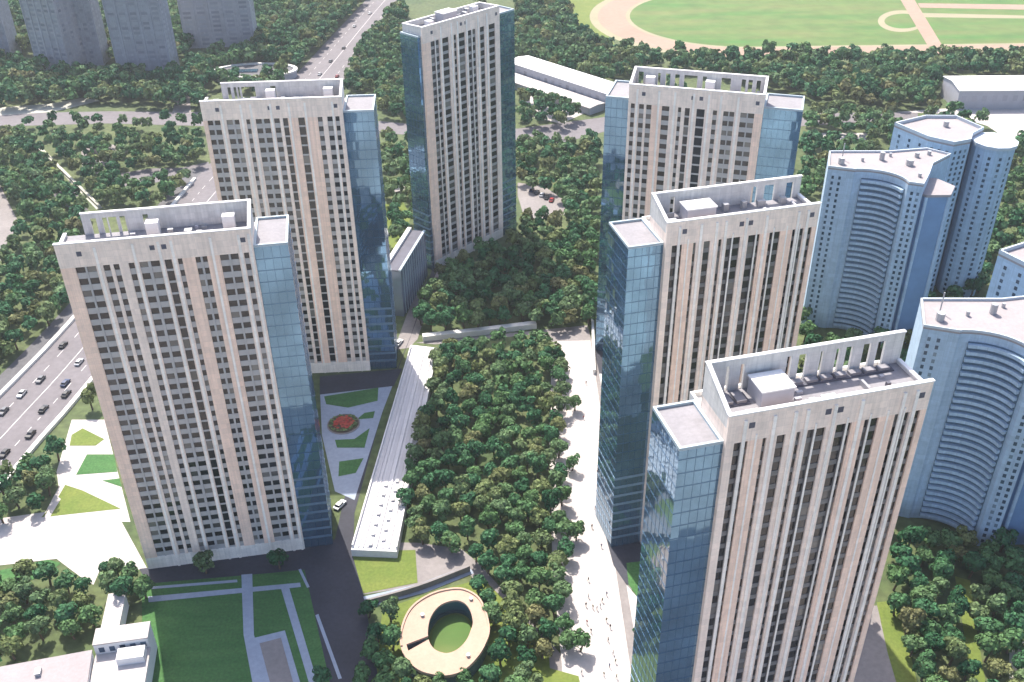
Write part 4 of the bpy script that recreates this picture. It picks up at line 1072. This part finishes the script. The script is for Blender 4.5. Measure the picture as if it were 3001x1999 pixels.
def crown_arrays(d, h, n, leaf, r):
    """leaf-clump quads scattered over several lobes; origin at the foot of the tree"""
    lobes = [(np.array([r.uniform(-.04, .04), r.uniform(-.04, .04), h * .60]), d * r.uniform(.35, .40))]
    for i in range(7):
        a = i * .9 + r.uniform(-.6, .6); rr = d * r.uniform(.17, .34); z = h * r.uniform(.42, .84)
        lobes.append((np.array([rr * math.cos(a), rr * math.sin(a), z]), d * r.uniform(.15, .24)))
    wts = np.array([l[1] ** 2 for l in lobes]); wts /= wts.sum()
    idx = r.choice(len(lobes), n, p=wts)
    dirs = r.normal(size=(n, 3)); dirs /= np.linalg.norm(dirs, axis=1)[:, None]
    dirs[:, 2] = np.where(dirs[:, 2] < -.35, -dirs[:, 2], dirs[:, 2])
    C_ = np.array([lobes[i][0] for i in idx]); Rr = np.array([lobes[i][1] for i in idx])
    pts = C_ + dirs * (Rr * r.uniform(.86, 1.05, n))[:, None] * np.array([1, 1, .9])
    nn = dirs + r.normal(size=(n, 3)) * .35; nn /= np.linalg.norm(nn, axis=1)[:, None]
    up = r.normal(size=(n, 3)); u = np.cross(nn, up); u /= np.linalg.norm(u, axis=1)[:, None]; v = np.cross(nn, u)
    s_ = leaf * r.uniform(.6, 1.3, n)[:, None]
    quad = np.stack([pts - u * s_ - v * s_ * .7, pts + u * s_ * .8 - v * s_, pts + u * s_ + v * s_ * .8, pts - u * s_ * .7 + v * s_], 1)
    return quad.reshape(-1, 3)


def mesh_from_quads(name, V, tint=None):
    n = len(V) // 4
    me = bpy.data.meshes.new(name); me.vertices.add(len(V)); me.vertices.foreach_set('co', V.astype(np.float32).ravel())
    me.loops.add(4 * n); me.loops.foreach_set('vertex_index', np.arange(4 * n, dtype=np.int32))
    me.polygons.add(n); me.polygons.foreach_set('loop_start', np.arange(0, 4 * n, 4, dtype=np.int32))
    me.materials.append(MT['leaf'])
    at = me.attributes.new('tint', 'FLOAT', 'POINT')
    at.data.foreach_set('value', (tint if tint is not None else np.zeros(len(V))).astype(np.float32))
    me.update(calc_edges=True); me.validate()
    return me


def trunk_mesh(d, h, r):
    mb = MB(); k = 7
    def seg(p0, p1, r0, r1):
        p0, p1 = Vector(p0), Vector(p1); z = (p1 - p0).normalized(); x = z.orthogonal().normalized(); y = z.cross(x)
        b = len(mb.v)
        for p, rr in ((p0, r0), (p1, r1)):
            for i in range(k):
                a = 6.2832 * i / k; q = p + x * (rr * math.cos(a)) + y * (rr * math.sin(a)); mb.v.append(tuple(q))
        for i in range(k): mb.f.append((b + i, b + (i + 1) % k, b + k + (i + 1) % k, b + k + i)); mb.m.append(0)
    w = d * .035
    top = (r.uniform(-.1, .1), r.uniform(-.1, .1), h * .45)
    seg((0, 0, 0), top, w * 1.4, w)
    for i in range(5):
        a = i * 1.2566 + r.uniform(-.4, .4); seg((top[0], top[1], top[2] - .1), (top[0] + d * .27 * math.cos(a), top[1] + d * .27 * math.sin(a), h * r.uniform(.58, .8)), w * .7, w * .25)
    return mb.mesh('trunk', 'bark')


NV = 14
VAR = []
for i in range(NV):
    h = 1.15 + .06 * (i % 4)
    VAR.append((mesh_from_quads('crown', crown_arrays(1.0, h, 520, .056, rng)), trunk_mesh(1.0, h, rng)))
LOD = [crown_arrays(1.0, 1.2 + .05 * (i % 3), 150, .098, rng) for i in range(14)]


def inside(p, poly):
    x, y = p; c = False; n = len(poly); j = n - 1
    for i in range(n):
        xi, yi = poly[i]; xj, yj = poly[j]
        if (yi > y) != (yj > y) and x < (xj - xi) * (y - yi) / (yj - yi + 1e-12) + xi: c = not c
        j = i
    return c


HWY = HL + HR[::-1]
FOOT.append(HWY)
ZONES = [  # zone, outline in survey pixels (2354 wide), spacing m, crown m (lo, hi), keep fraction, label tail, group
    ('grove', [(1005, 800), (1235, 772), (1285, 800), (1300, 900), (1285, 1050), (1305, 1200), (1300, 1300), (1290, 1400), (1335, 1500), (1240, 1445), (1110, 1290), (1040, 1255), (960, 1248), (905, 1180), (908, 1110), (955, 990), (995, 930)], 4.5, (5.2, 7.0), 1.0, 'in the dense grove between the ribbed deck and the promenade', 'trees in the courtyard grove'),
    ('grove', [(1285, 850), (1325, 850), (1330, 1050), (1335, 1260), (1305, 1300), (1290, 1050)], 9, (4.2, 5.4), .55, 'standing out on the promenade edge of the grove', 'trees on the promenade edge'),
    ('forest', [(962, 755), (978, 690), (1012, 630), (1100, 590), (1190, 550), (1215, 505), (1368, 510), (1362, 740), (1290, 755), (1230, 735), (1000, 755)], 5.2, (6.0, 8.2), 1.0, 'in the wood at the foot of the tall far tower', 'trees in the wood below the far tower'),
    ('forest', [(1192, 320), (1300, 335), (1370, 315), (1370, 515), (1310, 500), (1290, 450), (1195, 418)], 6.0, (6.5, 8.5), .97, '', ''),
    ('left', [(-40, 300), (60, 310), (95, 350), (130, 400), (200, 485), (190, 500), (185, 560), (150, 600), (150, 700), (-40, 860), (-40, 620), (30, 560), (55, 510), (25, 440), (-40, 400)], 5.6, (6.0, 8.6), .97, 'in the belt of trees left of the front tower', 'trees left of the front tower'),
    ('left', [(105, 335), (180, 318), (465, 330), (465, 372), (330, 385), (235, 400), (330, 430), (420, 410), (455, 400), (405, 470), (240, 472), (180, 420)], 6.2, (6.5, 8.5), .8, 'among the yards and roads left of the second left tower', 'trees among the left yards'),
    ('left', [(50, 280), (460, 275), (460, 330), (100, 335)], 9.5, (6, 8), .7, '', ''),
    ('topleft', [(-40, 120), (110, 170), (190, 180), (250, 178), (320, 182), (405, 182), (470, 135), (585, 125), (690, 185), (600, 215), (470, 190), (460, 248), (230, 226), (120, 236), (-40, 245)], 6.2, (8, 11), .95, '', ''),
    ('topleft', [(20, -60), (60, -60), (80, 120), (20, 120)], 6.4, (8, 11), .95, '', ''),
    ('topleft', [(395, -60), (450, -60), (455, 100), (400, 150)], 6.4, (8, 11), .9, '', ''),
    ('topleft', [(575, -80), (930, -80), (860, 0), (750, 110), (690, 160), (585, 130)], 6.0, (7.5, 10.5), .95, '', ''),
    ('topleft', [(240, -60), (260, -60), (290, 140), (245, 140)], 6.4, (8, 11), .9, '', ''),
    ('mid', [(812, 150), (880, 40), (930, 10), (945, 270), (880, 262), (860, 210), (800, 205)], 5.8, (7, 9.5), .95, '', ''),
    ('mid', [(885, 318), (945, 318), (960, 480), (915, 560), (895, 470)], 6.2, (6.5, 8.5), .85, '', ''),
    ('top', [(1190, -60), (1270, -60), (1330, 75), (1400, 112), (1520, 132), (1800, 134), (2420, 134), (2420, 172), (2160, 172), (2130, 235), (1990, 243), (1865, 225), (1780, 195), (1500, 150), (1380, 195), (1290, 165), (1195, 135)], 6.0, (7.5, 10.5), .97, '', ''),
    ('mid', [(1196, 218), (1290, 232), (1325, 262), (1290, 290), (1196, 292)], 7.0, (7, 9), .8, '', ''),
    ('mid', [(1856, 262), (2050, 264), (2060, 330), (2000, 345), (1990, 300), (1856, 300)], 7.0, (7, 9), .85, '', ''),
    ('mid', [(1850, 325), (1990, 325), (2040, 345), (1905, 372), (1880, 460), (1845, 470)], 7.0, (7, 9), .7, '', ''),
    ('mid', [(2150, 245), (2270, 285), (2230, 295), (2130, 275)], 8.0, (7, 9), .8, '', ''),
    ('rightwood', [(2320, 325), (2420, 330), (2420, 560), (2290, 575), (2240, 690), (2180, 700), (2170, 640), (2290, 480)], 6.2, (6.5, 9), .97, 'in the wood between the two pale blue blocks at the right', 'trees between the blue blocks'),
    ('rightwood', [(1838, 700), (1960, 715), (2080, 775), (2085, 850), (1990, 800), (1840, 800)], 5.2, (5.5, 7.5), .95, 'in the gap between the right towers and the first curved block', 'trees behind the right towers'),
    ('park', [(2090, 1140), (2235, 1160), (2260, 1230), (2400, 1230), (2400, 1600), (2270, 1600), (2240, 1440), (2225, 1330), (2190, 1330), (2215, 1460), (2235, 1600), (2120, 1600), (2085, 1450), (2040, 1370), (2060, 1220)], 4.6, (5.2, 7.2), .92, 'in the park below the curved blue block at the lower right', 'trees in the lower right park'),
    ('corner', [(-40, 1335), (110, 1322), (190, 1350), (215, 1440), (-40, 1520)], 4.6, (5.2, 7.2), .97, 'in the clump between the white plaza and the flat pink roof', 'trees by the pink roof'),
    ('corner', [(250, 1310), (330, 1318), (345, 1430), (262, 1440)], 4.6, (5.0, 6.8), .95, 'in the clump between the white link roof and the shaded lawn', 'trees by the white link'),
    ('corner', [(-20, 1090), (60, 1055), (112, 1075), (108, 1150), (-20, 1195)], 4.6, (5.2, 7.0), .95, 'in the clump between the highway and the white paths', 'trees by the white paths'),
    ('ringwood', [(830, 1400), (912, 1385), (905, 1480), (950, 1600), (830, 1600)], 4.5, (5.0, 6.6), .92, 'in the planting left of the ring pavilion', 'trees left of the ring pavilion'),
    ('ringwood', [(1098, 1345), (1150, 1362), (1250, 1480), (1240, 1600), (1075, 1600), (1140, 1480)], 4.5, (5.0, 6.8), .92, 'in the planting right of the ring pavilion', 'trees right of the ring pavilion'),
    ('ringwood', [(950, 1555), (1080, 1560), (1080, 1620), (950, 1620)], 4.3, (4.8, 6.0), .8, 'in the planting left of the ring pavilion', 'trees left of the ring pavilion'),
]
NOTREE = [[D(*p) for p in q] for q in ([(85, 330), (105, 330), (245, 480), (215, 490)],)]
ROADS = [[D(*p) for p in q] for q in ([(735, 850), (945, 770), (1016, 600), (975, 690), (940, 785), (812, 1265), (760, 1265), (735, 1000)], [(1357, 780), (1500, 780), (1540, 1620), (1300, 1620), (1262, 1000)], [(-30, 250), (940, 275), (1190, 290), (2110, 252), (2110, 280), (1290, 335), (940, 315), (-30, 298)])]
trees = []
cellsz = 12.0
grid = {}


def try_tree(x, y, d, gap, zone):
    p = (x, y)
    for f in FOOT:
        if inside(p, f): return False
    for f in NOTREE:
        if inside(p, f): return False
    gx, gy = int(x // cellsz), int(y // cellsz)
    for i in (-1, 0, 1):
        for j in (-1, 0, 1):
            for (qx, qy) in grid.get((gx + i, gy + j), ()):
                if (qx - x) ** 2 + (qy - y) ** 2 < gap * gap: return False
    grid.setdefault((gx, gy), []).append(p); trees.append((x, y, d, zone)); return True


for zi, (zn, pts, sp, (lo, hi), keep, lab, grp) in enumerate(ZONES):
    poly = [D(*p, 3.0) for p in pts]
    xs = [p[0] for p in poly]; ys = [p[1] for p in poly]
    area = abs(sum(poly[i][0] * poly[(i + 1) % len(poly)][1] - poly[(i + 1) % len(poly)][0] * poly[i][1] for i in range(len(poly)))) / 2
    tries = int(area / (sp * sp) * 22) + 40
    bbox = (max(xs) - min(xs)) * (max(ys) - min(ys)); tries = int(tries * min(8, bbox / max(area, 1)))
    for _ in range(tries):
        x, y = rng.uniform(min(xs), max(xs)), rng.uniform(min(ys), max(ys))
        if not inside((x, y), poly): continue
        try_tree(x, y, rng.uniform(lo, hi), sp, zi)
SINGLES = [(130, 1042, 7.0, 'tree standing alone between the highway and the pale paths'), (208, 925, 6.5, 'tree close against the left side of the front tower'), (470, 1300, 6.5, 'shaded tree at the foot of the front tower, left of two'), (640, 1290, 6.0, 'shaded tree at the foot of the front tower, right of two'),
           (1325, 1225, 5.6, 'tree alone on the promenade, casting its shadow on the paving'), (1316, 1065, 4.6, 'small brown tree on the pale promenade'), (1322, 928, 5.0, 'small round tree on the upper promenade'), (242, 1308, 4.2, 'small tree on the corner of the white plaza'),
           (740, 1560, 5.0, 'tree at the bottom edge beside the paved court'), (1470, 1440, 3.2, 'small shrub-like tree on the pale strip beside the nearest right tower'), (1335, 1480, 5.4, 'tree at the near tip of the grove, leaning over the promenade')]
for s_ in SINGLES:
    q = D(s_[0], s_[1], 3.0); trees.append((q[0], q[1], s_[2], s_[3]))

# the same woods go on behind the towers, where the picture cannot look
bpy.context.view_layer.update()
_dg = bpy.context.evaluated_depsgraph_get()
_O = Vector((0, 0, HC))


def seen(p):
    px, py = PJ(p)
    if not (0 < px < IW and -5 < py < IH): return False
    v_ = Vector(p) - _O
    return not S.ray_cast(_dg, _O, v_.normalized(), distance=v_.length - 2)[0]


for (x0, x1, y0, y1, sp) in ((86, 118, 150, 300, 6.5), (118, 330, 170, 300, 7), (165, 330, 300, 520, 7.5), (62, 170, 300, 500, 7), (-75, 20, 395, 520, 7), (-120, -40, 312, 500, 7), (30, 70, 225, 285, 6.5), (-330, -190, 250, 520, 7), (-30, 120, 520, 640, 8), (-100, -60, 225, 275, 7), (-420, -180, 640, 800, 8), (-60, 60, 640, 800, 8)):
    for _ in range(int((x1 - x0) * (y1 - y0) / (sp * sp) * 2.2)):
        x, y, d_ = rng.uniform(x0, x1), rng.uniform(y0, y1), rng.uniform(6.5, 9)
        if any(seen((x + a_, y + b_, z_)) for a_, b_, z_ in ((0, 0, d_ * 1.25), (-d_ * .5, 0, d_ * .7), (d_ * .5, 0, d_ * .7), (0, 0, .5), (0, -d_ * .5, 1))): continue
        if any(inside((x, y), D_) for D_ in ROADS): continue
        try_tree(x, y, d_, sp, 3)

# the 300 that show largest become things; all others are one wood
bpy.context.view_layer.update()
dg = bpy.context.evaluated_depsgraph_get()
O_ = Vector((0, 0, HC))
scored = []
for i, (x, y, d, z) in enumerate(trees):
    top = Vector((x, y, d * 1.0)); px, py = PJ(top); dist = (top - O_).length
    vis = -20 < px < IW + 20 and -10 < py < IH + 30
    if vis:
        hit = S.ray_cast(dg, O_, (top - O_).normalized(), distance=dist - d * .6)
        if hit[0]: vis = False
    named = isinstance(z, str)
    lab = z if named else ZONES[z][5]
    sc = (d / dist if vis and lab else 0) + (10 if named else 0)
    scored.append((sc, i))
scored.sort(reverse=True)
ind = [i for s_, i in scored[:300] if s_ > 0]
KIND_W = ['dark green', 'fresh green', 'olive']
for i in ind:
    x, y, d, z = trees[i]
    k = int(rng.integers(NV)); cm, tm = VAR[k]
    named = isinstance(z, str)
    lab = z if named else 'leafy green tree ' + ZONES[z][5]
    r = empty('tree', (x, y, 0), float(rng.uniform(0, 6.28)), lab, 'tree', None if named else ZONES[z][6])
    s_ = float(d); r.scale = (s_, s_, s_ * float(rng.uniform(.9, 1.15)))
    for nm, me in (('crown', cm), ('trunk', tm)):
        o = bpy.data.objects.new(nm, me); COL.objects.link(o); o.parent = r
ind = set(ind)
VV, TT = [], []
for i, (x, y, d, z) in enumerate(trees):
    if i in ind: continue
    q = LOD[int(rng.integers(len(LOD)))] * d; a = rng.uniform(0, 6.28); c, s_ = math.cos(a), math.sin(a)
    w = np.stack([q[:, 0] * c - q[:, 1] * s_ + x, q[:, 0] * s_ + q[:, 1] * c + y, q[:, 2] * rng.uniform(.85, 1.15)], 1)
    VV.append(w); TT.append(np.full(len(w), rng.uniform(0, 1)))
wood = bpy.data.objects.new('woodland', mesh_from_quads('woodland', np.concatenate(VV), np.concatenate(TT))); COL.objects.link(wood)
tag(wood, 'wooded belts of green trees around the towers, roads and race track', 'woodland', kind='stuff')
print('TREES', len(trees), 'individual', len(ind))

# ------------------------------------------------------------------ air
HAZE = 0.0001
if HAZE:
    hm = bpy.data.materials.new('haze_air'); hm.use_nodes = True
    n = hm.node_tree.nodes; n.remove(n['Principled BSDF'])
    pv = n.new('ShaderNodeVolumePrincipled'); pv.inputs['Density'].default_value = HAZE; pv.inputs['Color'].default_value = (0.82, 0.86, 0.92, 1); pv.inputs['Anisotropy'].default_value = 0.2
    hm.node_tree.links.new(pv.outputs[0], n['Material Output'].inputs['Volume'])
    hz = MB().box(-3100, 3100, -2700, 3500, -1.0, 206, 0).build('haze', hm); tag(hz, kind='stuff')
